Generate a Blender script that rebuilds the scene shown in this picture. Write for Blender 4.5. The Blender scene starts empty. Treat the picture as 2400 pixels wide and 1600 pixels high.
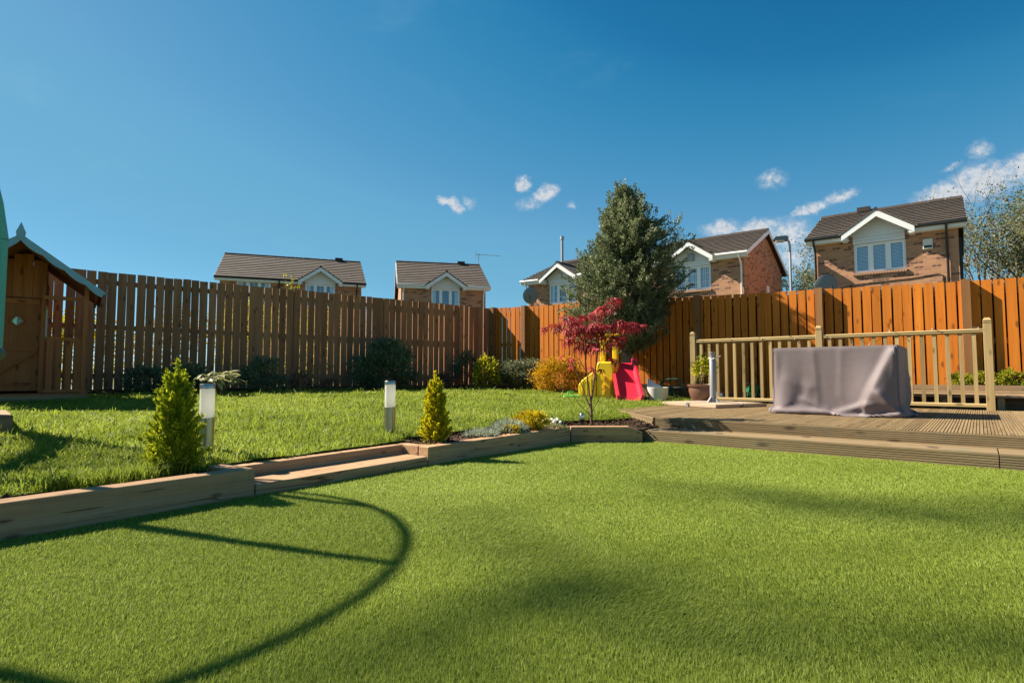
import bpy, bmesh, math, random
import numpy as np
from mathutils import Vector, Matrix, noise
random.seed(7)
rng = np.random.default_rng(11)
RAD = math.radians
sc = bpy.context.scene

# ---------------------------------------------------------------- camera
cam = bpy.data.objects.new('camera', bpy.data.cameras.new('camera'))
sc.collection.objects.link(cam)
cam.location = (0, 0, 0.6)
cam.rotation_euler = (RAD(90 + 3.36), 0, 0)
cam.data.sensor_width = 36.0
cam.data.lens = 36.0 * 1328 / 2400
cam.data.clip_end = 5000
cam.data.clip_start = 0.05
sc.camera = cam
sc.view_settings.view_transform = 'Standard'
sc.view_settings.look = 'None'
sc.view_settings.gamma = 1.0
sc.view_settings.exposure = 1.75
sc.cycles.use_denoising = True
sc.cycles.max_bounces = 8
sc.cycles.transparent_max_bounces = 16

# ---------------------------------------------------------------- sun and sky
SUN_AZ, SUN_EL = -71.0, 41.5           # compass azimuth from +Y towards +X
sd = Vector((math.sin(RAD(SUN_AZ)) * math.cos(RAD(SUN_EL)), math.cos(RAD(SUN_AZ)) * math.cos(RAD(SUN_EL)), math.sin(RAD(SUN_EL))))
sun = bpy.data.objects.new('sun', bpy.data.lights.new('sun', 'SUN'))
sc.collection.objects.link(sun)
sun.data.energy = 4.1
sun.data.angle = RAD(0.53)
sun.data.color = (1.0, 0.90, 0.74)
sun.rotation_euler = sd.to_track_quat('Z', 'Y').to_euler()
world = bpy.data.worlds.new('World')
sc.world = world
world.use_nodes = True


class NT:
    """small node-tree helper"""
    def __init__(s, tree): s.t = tree; s.n = tree.nodes; s.l = tree.links
    def new(s, typ, **kw):
        n = s.n.new(typ)
        for k, v in kw.items():
            if k.startswith('i_'):
                key = k[2:]
                n.inputs[int(key) if key.isdigit() else key.replace('_', ' ')].default_value = v
            else: setattr(n, k, v)
        return n
    def link(s, a, b): s.l.new(a, b)
    def math(s, op, a, b=None, c=None, clamp=False):
        n = s.n.new('ShaderNodeMath'); n.operation = op; n.use_clamp = clamp
        for i, x in enumerate((a, b, c)):
            if x is None: continue
            if hasattr(x, 'is_output'): s.l.new(x, n.inputs[i])
            else: n.inputs[i].default_value = x
        return n.outputs[0]
    def mix(s, fac, a, b, mode='MIX'):
        n = s.n.new('ShaderNodeMix'); n.data_type = 'RGBA'; n.blend_type = mode
        for i, x in ((0, fac), (6, a), (7, b)):
            if hasattr(x, 'is_output'): s.l.new(x, n.inputs[i])
            else: n.inputs[i].default_value = (*x, 1) if isinstance(x, tuple) and len(x) == 3 else x
        return n.outputs[2]
    def ramp(s, fac, stops):
        n = s.n.new('ShaderNodeValToRGB'); e = n.color_ramp.elements
        while len(e) < len(stops): e.new(0.5)
        for i, (p, c) in enumerate(stops): e[i].position = p; e[i].color = (*c, 1)
        s.l.new(fac, n.inputs[0]); return n.outputs[0]


def build_world():
    T = NT(world.node_tree); T.n.clear()
    out = T.new('ShaderNodeOutputWorld'); bg = T.new('ShaderNodeBackground')
    bg.inputs[1].default_value = 0.05
    sky = T.new('ShaderNodeTexSky')
    sky.sky_type = 'NISHITA'; sky.sun_disc = False
    sky.sun_elevation = RAD(SUN_EL); sky.sun_rotation = RAD(SUN_AZ)
    sky.altitude = 0; sky.air_density = 0.62; sky.dust_density = 0.1; sky.ozone_density = 3.0
    hs = T.new('ShaderNodeHueSaturation'); hs.inputs['Saturation'].default_value = 1.18; hs.inputs['Hue'].default_value = 0.478
    T.link(sky.outputs[0], hs.inputs['Color'])
    sp_ = T.new('ShaderNodeSeparateColor'); T.link(hs.outputs[0], sp_.inputs[0]); cb_ = T.new('ShaderNodeCombineColor')
    curves = ([(0, 0), (.0355, .0105), (.0387, .0165), (.071, .071), (.081, .083), (.14, .106), (1, .55)],
              [(0, 0), (.128, .108), (.1375, .131), (.228, .220), (.247, .238), (.387, .285), (1, .62)],
              [(0, 0), (.243, .228), (.271, .268), (.433, .374), (.448, .380), (.595, .412), (1, .62)])
    for i, pts_ in enumerate(curves):     # the camera's colour response to the clear sky, the same all over it
        fc = T.new('ShaderNodeFloatCurve'); cv = fc.mapping.curves[0]
        while len(cv.points) < len(pts_): cv.points.new(.5, .5)
        for q, (a_, b_) in enumerate(pts_): cv.points[q].location = (a_, b_); cv.points[q].handle_type = 'AUTO_CLAMPED'
        fc.mapping.update(); T.link(T.math('MULTIPLY', sp_.outputs[i], .1), fc.inputs[1]); T.link(T.math('MULTIPLY', fc.outputs[0], 10.0), cb_.inputs[i])
    base = cb_.outputs[0]
    # clouds: small fair-weather cumulus, placed by compass azimuth / elevation (degrees), all round the horizon
    tc = T.new('ShaderNodeTexCoord'); sep = T.new('ShaderNodeSeparateXYZ'); T.link(tc.outputs['Generated'], sep.inputs[0])
    az = T.math('MULTIPLY', T.math('ARCTAN2', sep.outputs[0], sep.outputs[1]), 57.2958)
    el = T.math('MULTIPLY', T.math('ARCSINE', sep.outputs[2]), 57.2958)
    ae = T.new('ShaderNodeCombineXYZ'); T.link(az, ae.inputs[0]); T.link(el, ae.inputs[1])
    nz = T.new('ShaderNodeTexNoise', i_Scale=0.75, i_Detail=5.0, i_Roughness=0.6); T.link(ae.outputs[0], nz.inputs['Vector'])
    sub = T.new('ShaderNodeVectorMath', operation='SUBTRACT'); T.link(nz.outputs['Color'], sub.inputs[0]); sub.inputs[1].default_value = (.5, .5, .5)
    scl = T.new('ShaderNodeVectorMath', operation='SCALE'); T.link(sub.outputs[0], scl.inputs[0]); scl.inputs['Scale'].default_value = 1.45
    wp = T.new('ShaderNodeVectorMath', operation='ADD'); T.link(ae.outputs[0], wp.inputs[0]); T.link(scl.outputs[0], wp.inputs[1])
    blobs = [(-6.5, 17.05, 1.2, .55, -12, 1.0), (-5.7, 16.6, .9, .5, -20, 1.0), (-4.45, 17.0, .75, .7, 0, .45), (1.1, 18.8, .85, .85, -50, .8),
             (3.5, 17.9, 1.5, .8, 18, 1.0), (1.9, 17.0, 1.9, .7, 12, .45), (6.2, 16.8, .55, .4, 0, .5), (25.0, 17.6, 1.5, .9, 0, .5),
             (28.2, 14.6, 1.9, .55, 10, .85), (30.4, 15.35, 1.6, .5, 14, .8), (20.6, 13.7, 2.0, .9, 0, .9), (23.6, 13.3, 2.4, 1.1, 6, .9),
             (26.4, 12.6, 2.3, 1.6, 0, .75), (26.6, 10.6, 2.4, 2.0, 0, .6), (38.0, 14.2, 2.4, 1.2, 8, 1.0), (40.2, 14.8, 2.4, 1.5, 6, 1.0),
             (40.1, 17.1, .85, .8, 0, .6), (42.6, 15.4, 1.6, 1.3, 0, .8), (38.3, 16.3, .9, .3, 8, .4), (45.5, 13.5, 2.6, 1.6, 5, 1.0), (49, 16, 2, .9, 10, .8)]
    for k in range(16):
        a = 56 + k * 15.5 + random.uniform(-4, 4)
        blobs.append((((a + 180) % 360) - 180, random.uniform(12, 19), random.uniform(1.2, 3.5), random.uniform(.6, 1.5), random.uniform(-8, 12), random.uniform(.5, 1)))
    acc = None
    for (a, e, sa, se, rot, amp) in blobs:
        m = T.new('ShaderNodeMapping', vector_type='TEXTURE')
        m.inputs['Location'].default_value = (a, e, 0); m.inputs['Rotation'].default_value = (0, 0, RAD(rot)); m.inputs['Scale'].default_value = (sa * 1.25, se * 1.25, 1)
        T.link(wp.outputs[0], m.inputs[0])
        ln = T.new('ShaderNodeVectorMath', operation='LENGTH'); T.link(m.outputs[0], ln.inputs[0])
        v = T.math('MULTIPLY', T.math('SUBTRACT', 1.0, ln.outputs['Value'], clamp=True), amp)
        acc = v if acc is None else T.math('MAXIMUM', acc, v)
    n2 = T.new('ShaderNodeTexNoise', i_Scale=2.2, i_Detail=6.0, i_Roughness=0.65); T.link(ae.outputs[0], n2.inputs['Vector'])
    dens = T.math('MULTIPLY', acc, T.math('MULTIPLY_ADD', n2.outputs['Fac'], 2.3, -.15))
    sm = T.new('ShaderNodeMapRange', interpolation_type='SMOOTHSTEP'); T.link(dens, sm.inputs[0])
    sm.inputs[1].default_value = .03; sm.inputs[2].default_value = .74
    # very thin high cirrus
    n3 = T.new('ShaderNodeTexNoise', i_Scale=0.05, i_Detail=6.0, i_Roughness=0.62, i_Distortion=.6)
    mp = T.new('ShaderNodeMapping'); mp.inputs['Scale'].default_value = (.8, 2.2, 1); mp.inputs['Rotation'].default_value = (0, 0, RAD(20)); T.link(ae.outputs[0], mp.inputs[0]); T.link(mp.outputs[0], n3.inputs['Vector'])
    ci = T.new('ShaderNodeMapRange', interpolation_type='SMOOTHSTEP'); T.link(n3.outputs['Fac'], ci.inputs[0]); ci.inputs[1].default_value = .55; ci.inputs[2].default_value = .85; ci.inputs[4].default_value = .07
    c1 = T.mix(ci.outputs[0], base, (4.2, 5.2, 6.0))
    shade = T.mix(n2.outputs['Fac'], (2.6, 3.0, 3.4), (5.2, 5.2, 5.3))
    c2 = T.mix(T.math('MULTIPLY', sm.outputs[0], .92), c1, shade)
    T.link(c2, bg.inputs[0]); T.link(bg.outputs[0], out.inputs[0])


build_world()

# ================================================================ helpers
COL = sc.collection
MATS = {}


def new_mat(name):
    m = bpy.data.materials.new(name); m.use_nodes = True
    T = NT(m.node_tree); T.n.clear()
    o = T.new('ShaderNodeOutputMaterial'); b = T.new('ShaderNodeBsdfPrincipled')
    T.link(b.outputs[0], o.inputs[0]); MATS[name] = m
    return m, T, b, o


def coords(T, scale=(1, 1, 1), rnd=True):
    tc = T.new('ShaderNodeTexCoord'); mp = T.new('ShaderNodeMapping'); mp.inputs['Scale'].default_value = scale
    if rnd:
        oi = T.new('ShaderNodeObjectInfo')
        v = T.new('ShaderNodeVectorMath', operation='MULTIPLY_ADD'); T.link(oi.outputs['Random'], v.inputs[0]); v.inputs[1].default_value = (37., 91., 53.)
        T.link(tc.outputs['Object'], v.inputs[2]); T.link(v.outputs[0], mp.inputs[0])
    else: T.link(tc.outputs['Object'], mp.inputs[0])
    return mp.outputs[0]


def bump(T, b, h, strength=.4, dist=.004):
    n = T.new('ShaderNodeBump'); n.inputs['Strength'].default_value = strength; n.inputs['Distance'].default_value = dist
    T.link(h, n.inputs['Height']); T.link(n.outputs[0], b.inputs['Normal'])


def wood(name, dark, mid, light, axis=0, rough=.75, grain=1.0, var=.25, dirt=None, bstr=.4, knots=1.0):
    """timber: long grain along `axis`, knots, per-piece tone"""
    m, T, b, o = new_mat(name)
    s = [38 * grain] * 3; s[axis] = 1.6 * grain
    co = coords(T, tuple(s))
    n1 = T.new('ShaderNodeTexNoise', i_Scale=1.0, i_Detail=5.0, i_Roughness=.65, i_Distortion=.8); T.link(co, n1.inputs['Vector'])
    s2 = [6.] * 3; s2[axis] = .7
    co2 = coords(T, tuple(s2)); n2 = T.new('ShaderNodeTexNoise', i_Scale=1.0, i_Detail=4.0); T.link(co2, n2.inputs['Vector'])
    c = T.ramp(n1.outputs['Fac'], [(.25, dark), (.52, mid), (.78, light)])
    c = T.mix(T.math('MULTIPLY', n2.outputs['Fac'], .55), c, tuple(x * .62 for x in mid))
    if knots:
        s3 = [9. * knots] * 3; s3[axis] = 3.6 * knots
        co3 = coords(T, tuple(s3)); vo = T.new('ShaderNodeTexVoronoi', i_Scale=1.0); T.link(co3, vo.inputs['Vector'])
        k = T.new('ShaderNodeMapRange'); T.link(vo.outputs['Distance'], k.inputs[0]); k.inputs[1].default_value = .10; k.inputs[2].default_value = .22; k.inputs[3].default_value = .75; k.inputs[4].default_value = 0
        c = T.mix(k.outputs[0], c, tuple(x * .35 for x in dark))
    if knots > 1.2:     # rough-sawn marks across the timber and long drying cracks
        s5 = [1.5] * 3; s5[axis] = 60.; n5 = T.new('ShaderNodeTexNoise', i_Scale=1.0, i_Detail=3.0); T.link(coords(T, tuple(s5)), n5.inputs['Vector'])
        c = T.mix(T.math('MULTIPLY', n5.outputs['Fac'], .42), c, tuple(x * .55 for x in mid))
        s6 = [16.] * 3; s6[axis] = .9; n6 = T.new('ShaderNodeTexNoise', i_Scale=1.0, i_Detail=2.0, i_Distortion=.4); T.link(coords(T, tuple(s6)), n6.inputs['Vector'])
        cr = T.math('LESS_THAN', T.math('ABSOLUTE', T.math('SUBTRACT', n6.outputs['Fac'], .5)), .008); c = T.mix(T.math('MULTIPLY', cr, .7), c, tuple(x * .3 for x in dark))
    oi = T.new('ShaderNodeObjectInfo')
    g = T.new('ShaderNodeHueSaturation'); T.link(c, g.inputs['Color'])
    T.link(T.math('MULTIPLY_ADD', oi.outputs['Random'], 2 * var, 1 - var), g.inputs['Value'])
    c = g.outputs[0]
    if dirt:
        n4 = T.new('ShaderNodeTexNoise', i_Scale=3.0, i_Detail=5.0, i_Roughness=.7); T.link(coords(T), n4.inputs['Vector'])
        d = T.new('ShaderNodeMapRange'); T.link(n4.outputs['Fac'], d.inputs[0]); d.inputs[1].default_value = .52; d.inputs[2].default_value = .75; d.inputs[4].default_value = .7
        c = T.mix(d.outputs[0], c, dirt)
    T.link(c, b.inputs['Base Color']); b.inputs['Roughness'].default_value = rough
    b.inputs['Specular IOR Level'].default_value = .25
    bump(T, b, n1.outputs['Fac'], bstr, .003)
    return m


def plain(name, col, rough=.5, metal=0., spec=.5, nscale=0, namt=.2, bstr=0., coat=0.):
    m, T, b, o = new_mat(name)
    b.inputs['Roughness'].default_value = rough; b.inputs['Metallic'].default_value = metal; b.inputs['Specular IOR Level'].default_value = spec
    b.inputs['Coat Weight'].default_value = coat
    if nscale:
        n = T.new('ShaderNodeTexNoise', i_Scale=nscale, i_Detail=5.0, i_Roughness=.65); T.link(coords(T), n.inputs['Vector'])
        c = T.mix(T.math('MULTIPLY', n.outputs['Fac'], 1.0), tuple(x * (1 + namt) for x in col), tuple(x * (1 - namt * 1.4) for x in col))
        T.link(c, b.inputs['Base Color'])
        if bstr: bump(T, b, n.outputs['Fac'], bstr, .004)
    else: b.inputs['Base Color'].default_value = (*col, 1)
    return m


def leafmat(name, stops, trans=.35, rough=.55, spec=.3):
    m, T, b, o = new_mat(name)
    a = T.new('ShaderNodeAttribute', attribute_name='tint')
    c = T.ramp(a.outputs['Fac'], stops)
    T.link(c, b.inputs['Base Color']); b.inputs['Roughness'].default_value = rough; b.inputs['Specular IOR Level'].default_value = spec
    tr = T.new('ShaderNodeBsdfTranslucent'); T.link(c, tr.inputs[0])
    mx = T.new('ShaderNodeMixShader'); mx.inputs[0].default_value = trans
    T.link(b.outputs[0], mx.inputs[1]); T.link(tr.outputs[0], mx.inputs[2]); T.link(mx.outputs[0], o.inputs[0])
    return m


class MB:
    """collects geometry for ONE mesh object"""
    def __init__(s): s.v = []; s.f = []; s.m = []
    def add(s, vs, fs, m=0):
        o = len(s.v); s.v += [tuple(v) for v in vs]; s.f += [tuple(i + o for i in f) for f in fs]; s.m += [m] * len(fs); return s
    def box(s, x0, x1, y0, y1, z0, z1, m=0, M=None):
        vs = [Vector(p) for p in ((x0, y0, z0), (x1, y0, z0), (x1, y1, z0), (x0, y1, z0), (x0, y0, z1), (x1, y0, z1), (x1, y1, z1), (x0, y1, z1))]
        if M is not None: vs = [M @ p for p in vs]
        return s.add(vs, ((0, 3, 2, 1), (4, 5, 6, 7), (0, 1, 5, 4), (1, 2, 6, 5), (2, 3, 7, 6), (3, 0, 4, 7)), m)
    def beam(s, p0, p1, w, h, m=0, up=(0, 0, 1)):
        p0 = Vector(p0); p1 = Vector(p1); d = (p1 - p0); L = d.length; x = d / L
        y = Vector(up).cross(x); y.normalize(); z = x.cross(y)
        M = Matrix((x, y, z)).transposed().to_4x4(); M.translation = p0
        return s.box(0, L, -w / 2, w / 2, -h / 2, h / 2, m, M)
    def tube(s, pts, r, n=8, m=0, cap=True):
        pts = [Vector(p) for p in pts]; k = len(pts); rs = r if hasattr(r, '__len__') else [r] * k
        o = len(s.v); ref = None
        for i, p in enumerate(pts):
            t = (pts[min(i + 1, k - 1)] - pts[max(i - 1, 0)]).normalized()
            if ref is None:
                ref = t.cross(Vector((0, 0, 1)))
                if ref.length < .05: ref = t.cross(Vector((1, 0, 0)))
            a = (ref - t * ref.dot(t)).normalized(); b = t.cross(a); ref = a
            for j in range(n):
                q = 2 * math.pi * j / n; s.v.append(tuple(p + (a * math.cos(q) + b * math.sin(q)) * rs[i]))
        fs = []
        for i in range(k - 1):
            for j in range(n):
                fs.append((o + i * n + j, o + i * n + (j + 1) % n, o + (i + 1) * n + (j + 1) % n, o + (i + 1) * n + j))
        if cap: fs += [tuple(o + j for j in reversed(range(n))), tuple(o + (k - 1) * n + j for j in range(n))]
        s.f += fs; s.m += [m] * len(fs); return s
    def lathe(s, prof, n=32, c=(0, 0, 0), m=0):
        o = len(s.v); k = len(prof)
        for r, z in prof:
            for j in range(n):
                q = 2 * math.pi * j / n; s.v.append((c[0] + r * math.cos(q), c[1] + r * math.sin(q), c[2] + z))
        fs = [(o + i * n + j, o + i * n + (j + 1) % n, o + (i + 1) * n + (j + 1) % n, o + (i + 1) * n + j) for i in range(k - 1) for j in range(n)]
        s.f += fs; s.m += [m] * len(fs); return s
    def extrude(s, poly, fn, m=0):
        """poly: list of (a,b); fn(a,b,t) -> 3D point for t=0 and 1"""
        k = len(poly); vs = [fn(a, b, 0) for a, b in poly] + [fn(a, b, 1) for a, b in poly]
        fs = [tuple(range(k)), tuple(reversed(range(k, 2 * k)))] + [(i, k + i, k + (i + 1) % k, (i + 1) % k) for i in range(k)]
        return s.add(vs, fs, m)
    def mesh(s, name, mats):
        me = bpy.data.meshes.new(name); me.from_pydata(s.v, [], s.f)
        for m in (mats if isinstance(mats, (list, tuple)) else [mats]): me.materials.append(MATS[m])
        if any(s.m): me.polygons.foreach_set('material_index', s.m)
        bm = bmesh.new(); bm.from_mesh(me); bmesh.ops.recalc_face_normals(bm, faces=bm.faces); bm.to_mesh(me); bm.free()
        return me
    def build(s, name, mats, parent=None, smooth=False, bevel=0, loc=None, rz=0):
        me = s.mesh(name, mats); o = link(name, me, parent)
        if smooth: shade(me)
        if loc is not None: o.location = loc
        if rz: o.rotation_euler = (0, 0, rz)
        if bevel:
            b = o.modifiers.new('bevel', 'BEVEL'); b.width = bevel; b.segments = 2; b.limit_method = 'ANGLE'
        return o


def shade(me, ang=40):
    me.polygons.foreach_set('use_smooth', [True] * len(me.polygons)); me.set_sharp_from_angle(angle=RAD(ang))


def link(name, data, parent=None):
    o = bpy.data.objects.new(name, data); COL.objects.link(o)
    if parent is not None: o.parent = parent
    return o


def tag(o, label=None, cat=None, group=None, kind=None):
    if label: o['label'] = label
    if cat: o['category'] = cat
    if group: o['group'] = group
    if kind: o['kind'] = kind
    return o


def thing(name, label, cat, loc=(0, 0, 0), rz=0, group=None):
    o = link(name, None); o.location = loc; o.rotation_euler = (0, 0, rz); o.empty_display_size = .1
    return tag(o, label, cat, group)


def put(name, me, parent, loc=(0, 0, 0), rot=(0, 0, 0), scale=None):
    o = link(name, me, parent); o.location = loc; o.rotation_euler = rot
    if scale: o.scale = scale
    return o


def np_mesh(name, V, F, mat, tint=None):
    """V (N,3); F (M,k) faces all of one size k, or list of such arrays"""
    me = bpy.data.meshes.new(name)
    Fs = F if isinstance(F, list) else [F]
    nl = sum(f.size for f in Fs); npoly = sum(len(f) for f in Fs)
    me.vertices.add(len(V)); me.vertices.foreach_set('co', np.ascontiguousarray(V, dtype=np.float32).ravel())
    me.loops.add(nl); me.loops.foreach_set('vertex_index', np.concatenate([f.ravel() for f in Fs]).astype(np.int32))
    me.polygons.add(npoly)
    tot = np.concatenate([np.full(len(f), f.shape[1], dtype=np.int32) for f in Fs])
    st = np.concatenate([[0], np.cumsum(tot)[:-1]]).astype(np.int32)
    me.polygons.foreach_set('loop_start', st)
    me.materials.append(MATS[mat])
    if tint is not None:
        a = me.attributes.new('tint', 'FLOAT', 'POINT'); a.data.foreach_set('value', np.ascontiguousarray(tint, dtype=np.float32))
    me.update(calc_edges=True); me.validate()
    return me


def unit(a): return a / np.maximum(np.linalg.norm(a, axis=1, keepdims=True), 1e-9)


def leaves(name, P, D, L, W, mat, parent, tint, fold=.0):
    """pointed leaf quads: base P, direction D, length L, half width W"""
    n = len(P); D = unit(D)
    side = unit(np.cross(D, rng.normal(size=(n, 3)))); nor = np.cross(D, side)
    L = np.broadcast_to(L, n)[:, None]; W = np.broadcast_to(W, n)[:, None]
    mid = P + D * L * .5 + nor * L * fold
    V = np.stack([P, mid - side * W, P + D * L, mid + side * W], 1).reshape(-1, 3)
    F = np.arange(4 * n).reshape(n, 4)
    o = link(name, np_mesh(name, V, F, mat, np.repeat(tint, 4)), parent)
    return o


def in_poly(P, poly):
    x, y = P[:, 0], P[:, 1]; r = np.zeros(len(P), bool); n = len(poly)
    for i in range(n):
        x0, y0 = poly[i]; x1, y1 = poly[(i + 1) % n]
        c = ((y0 > y) != (y1 > y)) & (x < (x1 - x0) * (y - y0) / (y1 - y0 + 1e-12) + x0)
        r ^= c
    return r


def smooth_noise(P, scale, seed=0):
    """cheap smooth 2-D value noise, numpy"""
    r = np.random.default_rng(seed); G = r.random((64, 64))
    x = P[:, 0] * scale + 31.3; y = P[:, 1] * scale + 17.7
    xi = np.floor(x).astype(int); yi = np.floor(y).astype(int); fx = x - xi; fy = y - yi
    fx = fx * fx * (3 - 2 * fx); fy = fy * fy * (3 - 2 * fy)
    g = lambda a, b: G[a % 64, b % 64]
    return (g(xi, yi) * (1 - fx) + g(xi + 1, yi) * fx) * (1 - fy) + (g(xi, yi + 1) * (1 - fx) + g(xi + 1, yi + 1) * fx) * fy


def azv(a): return Vector((math.sin(RAD(a)), math.cos(RAD(a)), 0))
def azrot(a): return math.atan2(math.cos(RAD(a)), math.sin(RAD(a)))   # z rotation that turns local x to compass azimuth a

# ================================================================ materials
wood('sleeper', (.27, .135, .06), (.52, .31, .17), (.63, .43, .27), 0, .85, .75, .10, (.30, .19, .11), .8, 1.7)
wood('sleeper_end', (.24, .15, .08), (.36, .25, .15), (.46, .34, .22), 2, .85, 1.0, .1)
wood('fence_brown', (.22, .092, .040), (.37, .17, .078), (.46, .225, .108), 2, .8, .5, .22)
wood('fence_orange', (.42, .11, .010), (.62, .185, .015), (.70, .255, .03), 2, .75, .5, .13)
wood('fence_post', (.19, .085, .03), (.30, .14, .05), (.37, .19, .07), 2, .8, .5, .18)
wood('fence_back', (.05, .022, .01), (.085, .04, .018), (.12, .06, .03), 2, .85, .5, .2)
wood('deck', (.15, .098, .045), (.24, .166, .08), (.31, .23, .125), 1, .75, .6, .14, (.16, .13, .085), .4)
wood('deck_x', (.14, .095, .048), (.235, .168, .09), (.31, .235, .14), 0, .75, .6, .10, (.15, .14, .09), .4)
wood('rail', (.25, .17, .065), (.38, .27, .12), (.47, .36, .19), 2, .7, .6, .18)
wood('rail_x', (.27, .19, .07), (.40, .29, .13), (.48, .37, .19), 0, .7, .6, .10)
wood('planter', (.20, .125, .068), (.34, .23, .13), (.43, .31, .19), 0, .8, .6, .12, (.18, .15, .1))
wood('playhouse', (.24, .075, .024), (.38, .13, .044), (.47, .18, .065), 2, .75, .5, .15)
wood('playhouse_x', (.25, .078, .024), (.39, .135, .045), (.48, .185, .065), 0, .75, .5, .15)
wood('roof_ply', (.22, .075, .03), (.31, .115, .045), (.38, .15, .06), 1, .8, .4, .05, None, .2, 0)
plain('roof_felt', (.05, .045, .04), .95, 0, .2, 40, .3, .5)
plain('barge_blue', (.22, .38, .48), .55, 0, .4, 6, .12)
plain('white_paint', (.78, .78, .77), .4, 0, .4, 3, .05)
plain('upvc', (.80, .81, .82), .3, 0, .5)
plain('gutter_black', (.012, .012, .013), .35)
plain('gutter_white', (.74, .74, .73), .35)
plain('fascia', (.74, .74, .73), .5, 0, .4, 2, .06)
plain('steel', (.42, .39, .35), .30, 1.0, .5, 30, .06)
leafmat('opal', [(0., (.86, .85, .80)), (1., (.86, .85, .80))], .6, .35, .5)
plain('teal', (.12, .42, .34), .6, 0, .4, 60, .12, .3)
plain('pad_green', (.11, .15, .12), .7, 0, .3, 25, .35, .4)
plain('galv', (.42, .43, .44), .4, .8, .5, 12, .15)
plain('red_plastic', (.62, .018, .045), .38, 0, .5, 3, .08)
plain('yellow_plastic', (.80, .52, .006), .38, 0, .5, 3, .06)
plain('green_plastic', (.12, .55, .10), .4)
plain('hose_green', (.005, .20, .065), .4)
plain('dark_green', (.01, .07, .045), .55)
plain('black_plastic', (.025, .023, .022), .5, 0, .4, 12, .3)
plain('pot_brown', (.14, .066, .042), .42, 0, .5, 6, .25)
plain('pot_white', (.66, .60, .54), .6, 0, .4, 8, .12)
plain('slab', (.40, .30, .21), .9, 0, .2, 22, .16, .5)
plain('parasol_grey', (.24, .24, .255), .42, .25, .5, 6, .06)
plain('blue_sheet', (.13, .24, .36), .3, 0, .6, 9, .5)
plain('cable', (.03, .04, .018), .6)
plain('soil', (.055, .034, .021), .95, 0, .1, 14, .5, 1.0)
plain('dish', (.15, .17, .19), .5, 0, .4, 3, .1)
plain('lead', (.32, .33, .35), .55, .3)
plain('blind', (.80, .80, .80), .6)
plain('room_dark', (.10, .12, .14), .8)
plain('tarmac', (.10, .10, .095), .95, 0, .2, 20, .3)
plain('gravel', (.24, .21, .16), .95, 0, .2, 45, .6, 1.0)
plain('bark', (.10, .07, .048), .9, 0, .2, 18, .4, .8)
plain('bark_grey', (.20, .165, .135), .9, 0, .2, 6, .35, .6)
plain('maple_bark', (.16, .085, .06), .7, 0, .3, 30, .25)
plain('stem', (.12, .10, .05), .8, 0, .2, 10, .3)
plain('dark_roof_edge', (.055, .042, .036), .85, 0, .2, 6, .3)
plain('light_box', (.62, .60, .52), .5)
plain('petal_white', (.80, .79, .74), .6)
plain('petal_yellow', (.80, .50, .01), .6)
plain('label_white', (.72, .72, .70), .5)

leafmat('turf', [(0., (.155, .20, .022)), (.45, (.305, .375, .056)), (.8, (.39, .46, .10)), (1., (.50, .55, .23))], .52, .55, .25)
leafmat('lawn', [(0., (.11, .145, .016)), (.5, (.235, .30, .034)), (.85, (.32, .375, .055)), (1., (.45, .46, .13))], .55, .5, .3)
leafmat('conifer_leaf', [(0., (.035, .050, .024)), (.4, (.115, .145, .066)), (.75, (.22, .25, .12)), (1., (.34, .36, .19))], .3)
leafmat('dark_leaf', [(0., (.045, .070, .034)), (.6, (.125, .175, .085)), (1., (.23, .29, .15))], .2, .45, .4)
leafmat('grey_leaf', [(0., (.054, .066, .026)), (.6, (.156, .174, .084)), (1., (.324, .336, .192))], .3)
leafmat('olive_leaf', [(0., (.14, .16, .06)), (.6, (.30, .31, .14)), (1., (.44, .43, .23))], .3)
leafmat('gold_leaf', [(0., (.16, .11, .006)), (.5, (.52, .29, .008)), (1., (.74, .38, .012))], .45)
leafmat('yellow_leaf', [(0., (.08, .12, .008)), (.5, (.34, .34, .012)), (1., (.66, .54, .012))], .45)
leafmat('cypress_leaf', [(0., (.13, .17, .010)), (.5, (.37, .42, .018)), (1., (.58, .60, .03))], .5)
leafmat('cypress_gold', [(0., (.192, .180, .007)), (.5, (.504, .456, .010)), (1., (.768, .660, .014))], .5)
leafmat('box_leaf', [(0., (.06, .09, .006)), (.5, (.26, .29, .014)), (1., (.58, .50, .06))], .45)
leafmat('silver_leaf', [(0., (.15, .19, .13)), (.6, (.34, .38, .28)), (1., (.54, .57, .46))], .3)
leafmat('heather_leaf', [(0., (.175, .125, .005)), (.5, (.562, .425, .007)), (1., (.800, .625, .015))], .35)
leafmat('maple_leaf', [(0., (.11, .010, .018)), (.5, (.30, .026, .034)), (1., (.58, .085, .085))], .45, .5, .25)
leafmat('rust_leaf', [(0., (.045, .03, .02)), (.6, (.12, .075, .045)), (1., (.2, .14, .08))], .3)
leafmat('spring_leaf', [(0., (.06, .07, .025)), (.6, (.14, .15, .05)), (1., (.22, .22, .09))], .35)


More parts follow.
